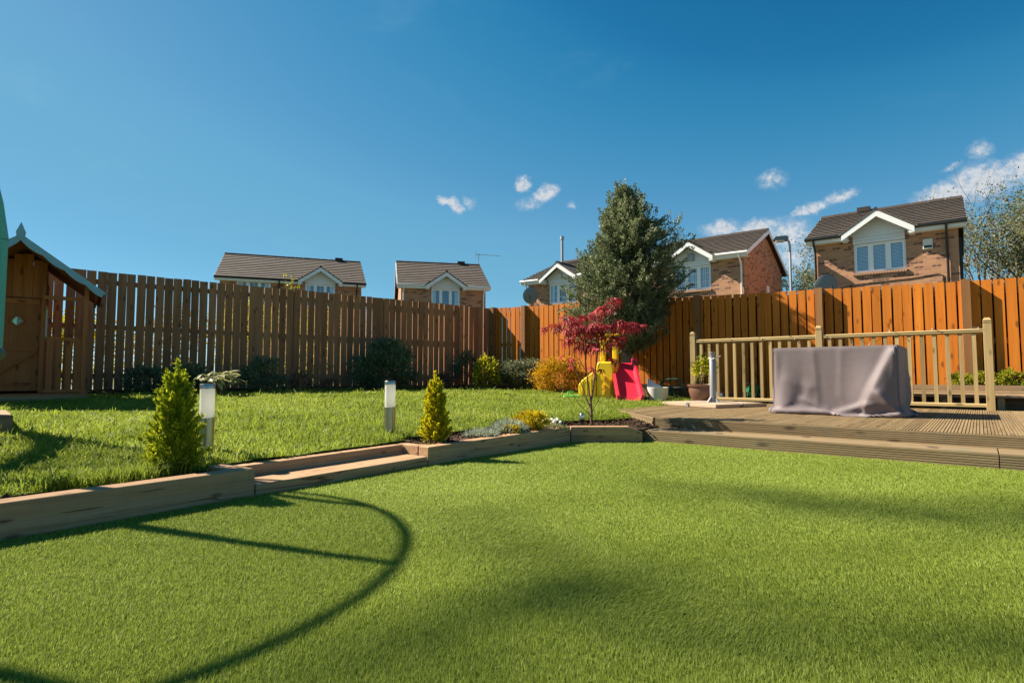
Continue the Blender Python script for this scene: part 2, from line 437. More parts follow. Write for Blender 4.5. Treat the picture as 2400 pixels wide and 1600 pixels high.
def brick_mat(name, side):
    m, T, b, o = new_mat(name)
    tc = T.new('ShaderNodeTexCoord'); sp = T.new('ShaderNodeSeparateXYZ'); T.link(tc.outputs['Object'], sp.inputs[0])
    cb = T.new('ShaderNodeCombineXYZ'); T.link(sp.outputs[1 if side else 0], cb.inputs[0]); T.link(sp.outputs[2], cb.inputs[1])
    br = T.new('ShaderNodeTexBrick', i_Scale=1.0); br.offset = .5
    for k, v in (('Mortar Size', .006), ('Mortar Smooth', .2), ('Bias', -.15), ('Brick Width', .225), ('Row Height', .075)): br.inputs[k].default_value = v
    br.inputs['Color1'].default_value = (.44, .22, .115, 1); br.inputs['Color2'].default_value = (.31, .135, .075, 1); br.inputs['Mortar'].default_value = (.36, .25, .17, 1)
    T.link(cb.outputs[0], br.inputs['Vector'])
    # scattered over-burnt bricks: one random value per brick
    row = T.math('FLOOR', T.math('DIVIDE', sp.outputs[2], .075))
    off = T.math('MULTIPLY', T.math('MODULO', row, 2.0), .5)
    colu = T.math('FLOOR', T.math('ADD', T.math('DIVIDE', sp.outputs[1 if side else 0], .225), off))
    cc = T.new('ShaderNodeCombineXYZ'); T.link(colu, cc.inputs[0]); T.link(row, cc.inputs[1])
    wn = T.new('ShaderNodeTexWhiteNoise', noise_dimensions='2D'); T.link(cc.outputs[0], wn.inputs['Vector'])
    dk = T.math('MULTIPLY', T.math('GREATER_THAN', wn.outputs['Value'], .80), T.math('SUBTRACT', 1.0, br.outputs['Fac']))
    nz = T.new('ShaderNodeTexNoise', i_Scale=.8, i_Detail=3.0); T.link(cb.outputs[0], nz.inputs['Vector'])
    c = T.mix(T.math('MULTIPLY', nz.outputs['Fac'], .25), br.outputs['Color'], (.36, .18, .09))
    c = T.mix(T.math('MULTIPLY', dk, .8), c, (.09, .04, .03))
    T.link(c, b.inputs['Base Color']); b.inputs['Roughness'].default_value = .9
    bump(T, b, T.math('SUBTRACT', 1.0, br.outputs['Fac']), .6, .008)


brick_mat('brick_front', False); brick_mat('brick_side', True)


def tile_mat():
    m, T, b, o = new_mat('roof_tile')
    tc = T.new('ShaderNodeTexCoord'); sp = T.new('ShaderNodeSeparateXYZ'); T.link(tc.outputs['Object'], sp.inputs[0])
    oi = T.new('ShaderNodeObjectInfo')
    x = T.math('ADD', T.math('MULTIPLY', sp.outputs[0], 3.2), T.math('MULTIPLY', oi.outputs['Random'], 13.0))
    fr = T.math('FRACT', x); cell = T.math('FLOOR', x)
    wn = T.new('ShaderNodeTexWhiteNoise', noise_dimensions='2D'); cb = T.new('ShaderNodeCombineXYZ'); T.link(cell, cb.inputs[0]); T.link(oi.outputs['Random'], cb.inputs[1]); T.link(cb.outputs[0], wn.inputs['Vector'])
    nz = T.new('ShaderNodeTexNoise', i_Scale=5.0, i_Detail=5.0); T.link(coords(T), nz.inputs['Vector'])
    c = T.mix(wn.outputs['Value'], (.088, .068, .055), (.115, .09, .073))
    c = T.mix(T.math('MULTIPLY', nz.outputs['Fac'], .4), c, (.14, .115, .095))
    j = T.math('LESS_THAN', fr, .04); c = T.mix(T.math('MULTIPLY', j, .5), c, (.03, .025, .02))
    T.link(c, b.inputs['Base Color']); b.inputs['Roughness'].default_value = .85
    bump(T, b, nz.outputs['Fac'], .3, .01)


tile_mat()


def glass_mat(name, col, mixf=.45, rough=.03):
    m, T, b, o = new_mat(name)
    g = T.new('ShaderNodeBsdfGlossy'); g.inputs['Color'].default_value = (*col, 1); g.inputs['Roughness'].default_value = rough
    tr = T.new('ShaderNodeBsdfTransparent'); tr.inputs[0].default_value = (.9, .93, .95, 1)
    lw = T.new('ShaderNodeLayerWeight'); lw.inputs[0].default_value = .35
    mx = T.new('ShaderNodeMixShader'); T.link(T.math('MULTIPLY_ADD', lw.outputs['Fresnel'], .3, mixf, clamp=True), mx.inputs[0])
    T.link(tr.outputs[0], mx.inputs[1]); T.link(g.outputs[0], mx.inputs[2]); T.link(mx.outputs[0], o.inputs[0])


glass_mat('glass', (.85, .9, .95), .10)
glass_mat('clear_plastic', (.9, .9, .9), .28, .12)
glass_mat('globe_glass', (.9, .92, .95), .35, .02)


def net_mat():
    m, T, b, o = new_mat('net_mesh')
    b.inputs['Base Color'].default_value = (.015, .018, .016, 1); b.inputs['Roughness'].default_value = .7
    tr = T.new('ShaderNodeBsdfTransparent'); mx = T.new('ShaderNodeMixShader'); mx.inputs[0].default_value = .30
    T.link(tr.outputs[0], mx.inputs[1]); T.link(b.outputs[0], mx.inputs[2]); T.link(mx.outputs[0], o.inputs[0])


net_mat()


def cloth_mat():
    m, T, b, o = new_mat('cover_cloth')
    w = T.new('ShaderNodeTexNoise', i_Scale=9.0, i_Detail=6.0, i_Roughness=.6); T.link(coords(T, rnd=False), w.inputs['Vector'])
    c = T.mix(w.outputs['Fac'], (.155, .122, .128), (.126, .099, .106))
    T.link(c, b.inputs['Base Color']); b.inputs['Roughness'].default_value = .62; b.inputs['Sheen Weight'].default_value = .15
    b.inputs['Specular IOR Level'].default_value = .35
    bump(T, b, w.outputs['Fac'], .25, .01)


cloth_mat()


def ground_mat(name, c1, c2, c3, scale):
    m, T, b, o = new_mat(name)
    tc = T.new('ShaderNodeTexCoord')
    n1 = T.new('ShaderNodeTexNoise', i_Scale=scale, i_Detail=6.0, i_Roughness=.7); T.link(tc.outputs['Object'], n1.inputs['Vector'])
    n2 = T.new('ShaderNodeTexNoise', i_Scale=.9, i_Detail=3.0); T.link(tc.outputs['Object'], n2.inputs['Vector'])
    c = T.ramp(n1.outputs['Fac'], [(.3, c1), (.5, c2), (.72, c3)])
    c = T.mix(T.math('MULTIPLY', n2.outputs['Fac'], .35), c, c1)
    T.link(c, b.inputs['Base Color']); b.inputs['Roughness'].default_value = .9; b.inputs['Specular IOR Level'].default_value = .2
    bump(T, b, n1.outputs['Fac'], .8, .01)


ground_mat('turf_base', (.07, .10, .010), (.14, .19, .018), (.19, .24, .03), 60)
ground_mat('lawn_base', (.06, .085, .008), (.12, .16, .012), (.17, .20, .02), 45)
ground_mat('field', (.05, .07, .03), (.08, .10, .045), (.12, .12, .07), 2)

# ================================================================ layout
CORNER = Vector((-.446, 13.1, 0)); RD = Vector((.795, -.606, 0)); LD = Vector((-.8002, -.5998, 0))
NL = Vector((.5998, -.8002, 0)); NR = Vector((-.606, -.795, 0))        # normals towards the garden
A0 = Vector((-1.296, 2.893, 0)); G = Vector((.5985, .801, 0)); GB = Vector((-.801, .5985, 0))
B0 = Vector((-.565, 3.869, 0)); BEND = Vector((.529, 5.182, 0)); WEND = Vector((1.184, 5.182, 0))
G2 = (BEND - B0).normalized(); GB2 = Vector((-G2.y, G2.x, 0))
DO = Vector((1.442, 5.642, 0)); DAZ = 129.5; DX = azv(DAZ); DY = azv(DAZ - 90)
def deckP(x, y, z=0): return DO + DX * x + DY * y + Vector((0, 0, z))
def zup(x, y):
    d = (x - CORNER.x) * NL.x + (y - CORNER.y) * NL.y
    return .35 - .032 * max(d, -1.0)
def P2(v): return (v.x, v.y)


def sheet(name, poly, zf, cell, mat, jit=0.):
    """ground sheet: exact polygon outline cut into a grid, each vertex set to zf"""
    bm = bmesh.new(); vs = [bm.verts.new((x, y, 0)) for x, y in poly]; bm.faces.new(vs)
    xs = [p[0] for p in poly]; ys = [p[1] for p in poly]
    for lo, hi, ax in ((min(xs), max(xs), 0), (min(ys), max(ys), 1)):
        k = int((hi - lo) / cell)
        for i in range(1, k + 1):
            co = [0, 0, 0]; no = [0, 0, 0]; co[ax] = lo + i * cell; no[ax] = 1
            bmesh.ops.bisect_plane(bm, geom=bm.verts[:] + bm.edges[:] + bm.faces[:], plane_co=co, plane_no=no)
    for v in bm.verts: v.co.z = zf(v.co.x, v.co.y) + (noise.noise(v.co * 6) * jit if jit else 0)
    bmesh.ops.recalc_face_normals(bm, faces=bm.faces)
    me = bpy.data.meshes.new(name); bm.to_mesh(me); bm.free(); me.materials.append(MATS[mat]); shade(me, 80)
    if sum(p.normal.z for p in me.polygons) < 0: me.flip_normals()
    return tag(link(name, me), kind='structure')


# ---------------------------------------------------------------- ground
g = MB(); g.add([(-900, -900, -.09), (900, -900, -.09), (900, 900, -.09), (-900, 900, -.09)], [(0, 1, 2, 3)])
tag(g.build('ground', 'field'), kind='structure')
LOWER = [P2(A0 - G * 6), P2(A0 + GB * .03), P2(B0 + GB * .03), P2(BEND + GB2 * .03), P2(WEND + Vector((0, .03, 0))), P2(deckP(.0, -.34)), P2(deckP(7, -.34)), (9, -3), (-4.9, -3)]
sheet('artificial_lawn', LOWER, lambda x, y: -.012, .5, 'turf_base')
FE_R = CORNER + RD * 10.6
UPPER = [P2(A0 - G * 6 + GB * .26), P2(A0 - G * .1 + GB * .26), P2(A0 - G * .1 + GB * .33), P2(A0 + G * 1.32 + GB * .33), P2(B0 + G2 * .1 + GB2 * .42), P2(BEND + GB2 * .5),
         (1.28, 6.1), P2(deckP(-.80, .85)), P2(deckP(-.90, 3.6)), P2(CORNER + RD * 4.9 + NR * .3), P2(CORNER + RD * .1 + NR * .05), P2(CORNER + LD * .1 + NL * .05), P2(CORNER + LD * 12 + NL * .05), (-13, 0), (-8, -3)]
sheet('upper_lawn', UPPER, zup, .3, 'lawn_base', .012)
BED_L = [P2(A0 - G * 6 + GB * .06), P2(A0 - G * .05 + GB * .06), P2(A0 - G * .05 + GB * .28), P2(A0 - G * 6 + GB * .28)]
sheet('soil_bed_left', BED_L, lambda x, y: .085, .06, 'soil', .03)
BED_R = [P2(B0 + G2 * .06 + GB2 * .06), P2(BEND + Vector((0, .06, 0))), P2(WEND + Vector((.0, .06, 0))), P2(deckP(.03, -.02)), P2(deckP(-.78, .80)), (1.26, 6.15), P2(BEND + GB2 * .54), P2(B0 + G2 * .06 + GB2 * .46)]
sheet('soil_bed_right', BED_R, lambda x, y: .108, .06, 'soil', .035)
BED_F = [P2(CORNER + NL * .02), P2(CORNER + LD * 12 + NL * .02), P2(CORNER + LD * 12 + NL * .62), P2(CORNER + NL * .75 + NR * .75 + RD * .3), P2(CORNER + RD * 2.6 + NR * .75), P2(CORNER + RD * 2.7 + NR * .02)]
sheet('soil_bed_fence', BED_F, lambda x, y: zup(x, y) + .025, .12, 'soil', .03)
PATIO = [P2(deckP(-.93, 3.5)), P2(deckP(8, 3.5)), P2(CORNER + RD * 14 + NR * -.02), P2(CORNER + RD * 2.6 + NR * -.02)]
sheet('patio', PATIO, lambda x, y: .10 + max(0, .02 * (10.5 - 0)) * 0, .5, 'tarmac')
NEIGH = [P2(CORNER - NL * .1), P2(CORNER + LD * 16 - NL * .1), P2(CORNER + LD * 16 - NL * 14), P2(CORNER + RD * 14 - NR * 14), P2(CORNER + RD * 14 - NR * .1)]
sheet('neighbour_ground', NEIGH, lambda x, y: .27, 2., 'gravel')

def clods(name, poly, z, n, label):
    xs = [p[0] for p in poly]; ys = [p[1] for p in poly]; q = np.column_stack([rng.uniform(min(xs), max(xs), n * 4), rng.uniform(min(ys), max(ys), n * 4)]); q = q[in_poly(q, poly)][:n]; V = []; F = []
    for (x, y) in q:
        r0 = random.uniform(.004, .016) * (1.6 if random.random() < .06 else 1); o = len(V); zc = z + r0 * .4 + random.uniform(0, .012)
        for (a, b_, c_) in ((1, 0, 0), (-1, 0, 0), (0, 1, 0), (0, -1, 0), (0, 0, 1), (0, 0, -1)):
            k = r0 * random.uniform(.6, 1.3); V.append((x + a * k, y + b_ * k, zc + c_ * k * .7))
        F += [(o + i, o + j, o + k) for i in (0, 1) for j in (2, 3) for k in (4, 5)]
    b = MB(); b.v = V; b.f = F; b.m = [0] * len(F); tag(b.build(name, 'soil'), label, 'soil', kind='stuff')


clods('soil_crumbs', BED_R, .115, 900, 'dark crumbs of soil in the bed behind the timber sleepers'); clods('soil_crumbs', BED_L[:], .09, 700, 'dark crumbs of soil behind the low timber wall')
# ---------------------------------------------------------------- grass blades
def blades(name, P, h, w, lean, mat, tint, label, cat, fine=False):
    n = len(P); a = rng.uniform(0, 2 * np.pi, n)
    side = np.stack([np.cos(a), np.sin(a), np.zeros(n)], 1) * w[:, None]
    up = np.zeros((n, 3)); up[:, 2] = h
    m = P + up * .55 + lean * (h * .28)[:, None]
    t = P + up * (1 - .25 * np.linalg.norm(lean, axis=1))[:, None] + lean * h[:, None]
    if fine:
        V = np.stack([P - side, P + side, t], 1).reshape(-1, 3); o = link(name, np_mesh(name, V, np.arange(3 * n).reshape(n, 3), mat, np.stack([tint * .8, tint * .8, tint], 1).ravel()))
        return tag(o, label, cat, kind='stuff')
    V = np.stack([P - side, P + side, m + side * .85, m - side * .85, t], 1).reshape(-1, 3)
    i = np.arange(n)[:, None] * 5
    F4 = i + np.array([[0, 1, 2, 3]]); F3 = i + np.array([[3, 2, 4]])
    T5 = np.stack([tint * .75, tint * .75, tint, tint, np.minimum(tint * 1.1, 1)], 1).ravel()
    o = link(name, np_mesh(name, V, [F4, F3], mat, T5))
    return tag(o, label, cat, kind='stuff')


def scatter(poly, zones, wide=.95, pad=.9):
    out = []
    for (d0, d1, dens) in zones:
        xs = [-wide * d1 - pad, wide * d1 + pad]
        A = (xs[1] - xs[0]) * (d1 - d0 + .0)
        n = int(A * dens); Q = np.stack([rng.uniform(xs[0], xs[1], n), rng.uniform(d0, d1, n)], 1)
        Q = Q[(np.abs(Q[:, 0]) < wide * Q[:, 1] + pad)]
        out.append(Q[in_poly(Q, poly)])
    return np.concatenate(out)


PILE = -60
Q = scatter(LOWER, [(.7, 1.5, 105000), (1.5, 2.1, 72000), (2.1, 3.0, 42000), (3.0, 4.4, 21000), (4.4, 7.0, 10000)])
Qo = scatter(LOWER, [(.3, 1.2, 26000), (1.2, 2.6, 20000), (2.6, 4.5, 12000)], .95, 2.6)      # beyond the frame's edges, a little thinner
Qo = Qo[(np.abs(Qo[:, 0]) > .95 * Qo[:, 1] + .9) | (Qo[:, 1] < .7)]; Q = np.concatenate([Q, Qo])
n = len(Q); P = np.column_stack([Q, np.full(n, -.013)]); dist = np.hypot(Q[:, 0], Q[:, 1])
# the pile is brushed one way, leaning the other way in three soft patches and random spots
def patch(cx, cy, rx, ry, a):
    c_, s_ = math.cos(RAD(a)), math.sin(RAD(a)); x = (Q[:, 0] - cx) * c_ + (Q[:, 1] - cy) * s_; y = -(Q[:, 0] - cx) * s_ + (Q[:, 1] - cy) * c_
    return np.exp(-((x / rx) ** 2 + (y / ry) ** 2))
m = np.clip(.6 * patch(.1, 2.05, .62, .2, -62) + .6 * patch(.42, 1.5, .4, .2, -55) + .6 * patch(1.6, 2.75, .75, .5, -35) + (smooth_noise(Q, 1.1, 3) - .5) * .5, 0, 1)
ang = RAD(PILE) + (1 - m) * RAD(160)
la = .42 + .16 * smooth_noise(Q, .8, 9) + .38 * m
lean = np.stack([np.cos(ang) * la, np.sin(ang) * la, np.zeros(n)], 1) + rng.normal(size=(n, 3)) * [.30, .30, 0]
tint = np.clip(rng.normal(.46, .17, n) + (rng.random(n) < .05) * .35 + (smooth_noise(Q, 3.0, 21) - .5) * .16, 0, 1)
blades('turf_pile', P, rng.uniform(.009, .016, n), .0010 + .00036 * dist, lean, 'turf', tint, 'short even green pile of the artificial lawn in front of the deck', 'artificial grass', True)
Q = scatter(UPPER, [(1.5, 3.5, 7000), (3.5, 5, 7000), (5, 7.5, 4200), (7.5, 13.5, 2400)], .95, .8)
n = len(Q); dist = np.hypot(Q[:, 0], Q[:, 1])
dL = (Q[:, 0] - CORNER.x) * NL.x + (Q[:, 1] - CORNER.y) * NL.y
z = .35 - .032 * np.maximum(dL, -1); edge = (dL < .95) & (rng.random(n) < (0.95 - dL) * 1.4)
Q = Q[~edge]; z = z[~edge]; dist = dist[~edge]; n = len(Q)
P = np.column_stack([Q, z - .01])
lean = rng.normal(size=(n, 3)) * [.5, .5, 0]
h = rng.uniform(.025, .05, n) * (1 + .5 * (smooth_noise(Q, 2.2, 4) > .62)) * (1 + .9 * (rng.random(n) < .03))
tint = np.clip(rng.normal(.5, .18, n) + (smooth_noise(Q, 1.6, 8) - .5) * .45, 0, 1)
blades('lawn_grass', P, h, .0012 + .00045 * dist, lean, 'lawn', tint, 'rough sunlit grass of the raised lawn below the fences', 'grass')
# long uncut tufts along the cut edge of the lawn behind the low timber wall
t_ = rng.uniform(-2.6, -.05, 2600); b_ = rng.normal(.29, .035, 2600)
keep = (smooth_noise(np.column_stack([t_, t_ * 0]), 4.0, 6) > .35); t_ = t_[keep]; b_ = b_[keep]; n = len(t_)
P = np.column_stack([A0.x + G.x * t_ + GB.x * b_, A0.y + G.y * t_ + GB.y * b_, np.full(n, .10)])
lean = rng.normal(size=(n, 3)) * [.4, .4, 0] + np.array([.35, -.2, 0])
blades('long_grass', P, rng.uniform(.05, .13, n), np.full(n, .0022), lean, 'lawn', np.clip(rng.normal(.45, .2, n), 0, 1), 'long uncut grass hanging over the soil behind the low timber wall', 'grass')

# ---------------------------------------------------------------- timber sleepers (retaining wall and steps)
def sleeper(label, p0, p1, w, z0, za, zb, cut=0.):
    """from p0 to p1 along the front face, width w backwards; top za..zb; cut slopes the far end"""
    d = p1 - p0; L = d.length; b = MB()
    if cut: poly = [(0, z0), (L, z0), (L, zb - .05), (L - cut, zb), (0, za)]
    else: poly = [(0, z0), (L, z0), (L, zb), (0, za)]
    b.extrude(poly, lambda x, z, t: (x, t * w, z))
    return tag(b.build('timber_sleeper', 'sleeper', bevel=.006, loc=p0, rz=math.atan2(d.y, d.x)), label, 'sleeper', 'timber sleepers round the raised lawn')


LW = (B0 - A0).length
sleeper('long low timber sleeper under the bushy conical shrub', A0 - G * 2.4, A0, .1, -.08, .132, .128)
sleeper('timber sleeper continuing the low wall away from the steps', A0 - G * 4.9, A0 - G * 2.404, .1, -.08, .134, .132)
sleeper('short timber sleeper turning back from the wall corner beside the steps', A0 - G * .1 + GB * .103, A0 - G * .003 + GB * .103, .19, -.08, .127, .127)
sleeper('timber sleeper laid flat as the lower step', A0 + G * .006, B0 - G * .006, .245, -.08, .048, .050)
sleeper('timber sleeper forming the upper step against the raised lawn', A0 - G * .09 + GB * .25, A0 + G * (LW + .0) + GB * .25, .1, -.08, .108, .112)
sleeper('short timber sleeper turning back beside the small golden cone shrub', A0 + G * (LW + .004) + GB * .103, A0 + G * (LW + .10) + GB * .103, .25, -.08, .113, .113)
sleeper('long timber sleeper in front of the silver and yellow plants', B0, BEND, .1, -.08, .112, .130)
sleeper('timber sleeper with a sloping cut end beside the deck step', BEND + Vector((.004, 0, 0)), WEND, .1, -.08, .130, .130, .12)
# corner of another low timber bed beside the trampoline
b = MB(); b.box(-.9, 0, -.05, .05, 0, .17); b.box(-.10, 0, .052, .9, 0, .168)
tag(b.build('timber_bed', 'planter', bevel=.005, loc=(-3.52, 4.02, zup(-3.5, 4.02) - .03), rz=RAD(44)), 'corner of a pale timber bed edging beside the trampoline', 'bed edging')

# ---------------------------------------------------------------- fences
def board_mesh(w, h, t, name, mat):
    b = MB(); b.box(-w / 2, w / 2, -t / 2, t / 2, 0, h); return b.mesh(name, mat)


def fence(name, label, origin, direction, normal, length, pitch, bw, ztop, zbot, mats, posts, posts_front, back, jitter):
    """boards one by one, rails, posts; local x along, local -y towards the garden"""
    rz = math.atan2(direction.y, direction.x)
    sgn = -1 if (Matrix.Rotation(rz, 3, 'Z') @ Vector((0, -1, 0))).dot(normal) > 0 else 1
    root = thing(name, label, 'fence', (origin.x, origin.y, 0), rz)
    meshes = [board_mesh(bw * random.uniform(.96, 1.04), 1.8, .02, 'fence_board', mats[0]) for _ in range(4)]
    k = int(length / pitch)
    for i in range(k):
        s = .06 + i * pitch; h = ztop(s) - zbot(s) + random.uniform(-jitter, jitter)
        o = put('fence_board', random.choice(meshes), root, (s + random.uniform(-.004, .004), sgn * .0 + random.uniform(-.002, .002), zbot(s)), (0, random.uniform(-.004, .004), random.uniform(-.02, .02)), (1, 1, h / 1.8))
    if back:
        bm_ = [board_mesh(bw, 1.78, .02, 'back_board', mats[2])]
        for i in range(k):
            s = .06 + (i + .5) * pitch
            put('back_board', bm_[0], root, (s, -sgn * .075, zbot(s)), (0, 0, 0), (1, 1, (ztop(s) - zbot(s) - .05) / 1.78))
    for fr in (.14, .55, .93):
        nseg = len(posts) - 1
        for a, c in zip(posts[:-1], posts[1:]):
            za = zbot(a) + fr * (ztop(a) - zbot(a)) - .03; zc = zbot(c) + fr * (ztop(c) - zbot(c)) - .03
            b = MB(); b.beam((a + .051, -sgn * .0375, za), (c - .051, -sgn * .0375, zc), .05, .075); b.build('rail', mats[1], root)
    for a in posts:
        b = MB()
        if posts_front: b.box(-.05, .05, -.12, .06, -.3, ztop(a) - zbot(a) + .012)
        else: b.box(-.05, .05, -.05, .05, -.3, ztop(a) - zbot(a) - .02)
        y = 0 if posts_front else -sgn * .062
        if posts_front and sgn > 0: b.v = [(x, -yy, zz) for x, yy, zz in b.v]
        o = b.build('fence_post', mats[3], root, loc=(a, y, zbot(a)))
    return root


LZT = lambda s: 2.134 + .0075 * s; LZB = lambda s: .335 + .003 * s
fence('brown_fence', 'weathered brown upright board fence with gaps letting light through', CORNER + LD * .03, LD, NL, 11.6, .1275, .1165, LZT, LZB,
      ('fence_brown', 'fence_brown', 'fence_brown', 'fence_brown'), [.9, 2.7, 4.5, 6.3, 8.1, 9.9, 11.55], False, False, .007)
RZT = lambda s: 2.134 - .0257 * s; RZB = lambda s: .33 - .0257 * s
RP = [.92, 2.85, 4.77, 6.72, 8.54, 10.4]
fence('orange_fence', 'orange stained upright board fence with posts behind the deck', CORNER + RD * .03, RD, NR, 10.6, .128, .106, RZT, RZB,
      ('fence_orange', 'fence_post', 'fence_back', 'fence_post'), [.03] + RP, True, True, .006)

# ---------------------------------------------------------------- deck
def grooved(w, t, L, ng=5, gw=.007, gd=.005):
    """profile (a across, b up) of a grooved decking board"""
    p = [(0, -t), (0, 0)]
    st = w / (ng + 1)
    for i in range(ng):
        c = st * (i + 1); p += [(c - gw / 2, 0), (c - gw / 2 + .001, -gd), (c + gw / 2 - .001, -gd), (c + gw / 2, 0)]
    return p + [(w, 0), (w, -t)]


DZ = .18
deck = thing('timber_deck', 'raised grooved timber deck with a step along its front', 'deck', (DO.x, DO.y, 0), azrot(DAZ))
prof = grooved(.121, .027, 1)
def deck_board(y0, y1):
    b = MB(); b.extrude(prof, lambda a, z, t: (a, y0 + (y1 - y0) * t, z)); return b.mesh('deck_board', 'deck')
full = deck_board(.0, 3.62)
for i in range(56):
    x = -.93 + i * .1265
    if x + .121 <= 0:
        me = deck_board(max(.0, -x * .985 - .06), 3.62)
        if x < -.83: me = deck_board(.86, 3.62)
    else: me = full
    put('deck_board', me, deck, (x, 0, DZ + random.uniform(-.001, .001)))
rp = grooved(.092, .026, 1, 5, .006, .006)
def riser(name, p0, p1, ztop, hgt=.092):
    """upright grooved board, face outward to the right of p0->p1"""
    d = Vector((p1[0] - p0[0], p1[1] - p0[1], 0)); L = d.length; b = MB()
    pr = grooved(hgt, .026, 1, 5, .006, .006)
    b.extrude(pr, lambda a, z, t: (t * L, -z - .026, -a))
    o = b.build(name, 'deck_x', deck, loc=(p0[0], p0[1], ztop)); o.rotation_euler = (0, 0, math.atan2(d.y, d.x)); return o
riser('riser_board', (.0, -.0265), (3.2, -.0265), DZ - .002, .09); riser('riser_board', (3.204, -.0265), (6.1, -.0265), DZ - .002, .09)
riser('riser_board', (-.83, .80), (-.02, -.012), DZ - .002, .12)
riser('riser_board', (-.955, 3.6), (-.935, .84), DZ - .002, .12)
for (x0, x1) in ((-.06, 2.55), (2.556, 6.1)):
    for k, (ya, yb) in enumerate(((-.345, -.195), (-.189, -.03))):
        b = MB(); b.box(x0, x1, ya, yb, .062, .088); b.build('step_board', 'deck_x', deck, bevel=.003)
riser('riser_board', (-.06, -.3715), (2.55, -.3715), .086, .1); riser('riser_board', (2.556, -.3715), (6.1, -.3715), .086, .1)
b = MB(); b.box(-.055, -.03, -.343, -.03, -.03, .06); b.build('step_end', 'deck_x', deck)
for k, (x, y) in enumerate(((.7, -.27), (1.35, -.1), (2.2, -.27), (3.1, -.12))):
    b = MB(); b.lathe([(0, .0), (.03, .0), (.036, -.004)], 14, (x, y, .0915)); b.build('knot_cap', 'bark', deck)
for x in (-.8, .3, 1.6, 2.9, 4.2, 5.5):      # joists holding the boards up
    b = MB(); b.box(x, x + .045, .9 if x < 0 else .02, 3.58, -.08, DZ - .028); b.build('joist', 'fence_back', deck)

# ---------------------------------------------------------------- railing
rail = thing('deck_railing', 'timber balustrade of pale square spindles at the back of the deck', 'railing', deckP(-1.02, 3.50, DZ), azrot(DAZ - .6))
PX = [0, 1.79, 3.585]
for i, x in enumerate(PX):
    b = MB(); b.box(-.041, .041, -.041, .041, -.02, 1.03)
    for z in (1.03, 1.05): b.box(-.036, .036, -.036, .036, z, z + .008); b.box(-.041, .041, -.041, .041, z + .008, z + .02)
    b.add([(-.041, -.041, 1.07), (.041, -.041, 1.07), (.041, .041, 1.07), (-.041, .041, 1.07), (-.024, -.024, 1.10), (.024, -.024, 1.10), (.024, .024, 1.10), (-.024, .024, 1.10)],
          [(0, 1, 5, 4), (1, 2, 6, 5), (2, 3, 7, 6), (3, 0, 4, 7), (4, 5, 6, 7), (3, 2, 1, 0)])
    b.build('newel_post', 'rail', rail, loc=(x, 0, 0), bevel=.003)
bal = MB(); bal.box(-.02, .02, -.02, .02, .075, .92); bal_me = bal.mesh('spindle', 'rail')
for a, c in zip(PX[:-1], PX[1:]):
    b = MB(); pr = [(-.035, -.012), (-.03, 0), (-.036, .012), (-.02, .028), (.02, .028), (.036, .012), (.03, 0), (.035, -.012), (.02, -.03), (-.02, -.03)]
    b.extrude(pr, lambda y, z, t: (a + .041 + (c - a - .082) * t, y, .945 + z)); b.build('hand_rail', 'rail_x', rail)
    b = MB(); b.extrude([(-.035, -.02), (-.035, .012), (-.022, .022), (.022, .022), (.035, .012), (.035, -.02)], lambda y, z, t: (a + .041 + (c - a - .082) * t, y, .055 + z)); b.build('base_rail', 'rail_x', rail)
    for k in range(13): put('spindle', bal_me, rail, (a + (c - a) * (k + 1) / 14, 0, 0), (0, 0, random.uniform(-.06, .06)))
# string of small lights wound along the hand rail
sl = thing('string_lights', 'dark wire of small lights wound round the hand rail', 'string lights', deckP(-1.02, 3.50, DZ), azrot(DAZ - .6))
pts = []
for k in range(220):
    u = k / 219 * 3.5 + .05; w_ = u * 2 * math.pi / .42
    drop = .0 if math.sin(u * 3.1) < .35 else .10 * (math.sin(u * 3.1) - .35) * 2
    pts.append((u, .047 * math.cos(w_), .945 + .043 * math.sin(w_) - drop * (.5 + .5 * math.sin(u * 9))))
b = MB(); b.tube(pts, .0022, 4); b.build('wire', 'cable', sl)
bulb = MB(); bulb.lathe([(.0, -.016), (.005, -.012), (.006, .0), (.004, .008), (.0, .01)], 6); bm_ = bulb.mesh('bulb', 'opal')
for k in range(6, 220, 14): put('bulb', bm_, sl, pts[k], (random.uniform(0, 2), random.uniform(0, 2), 0))

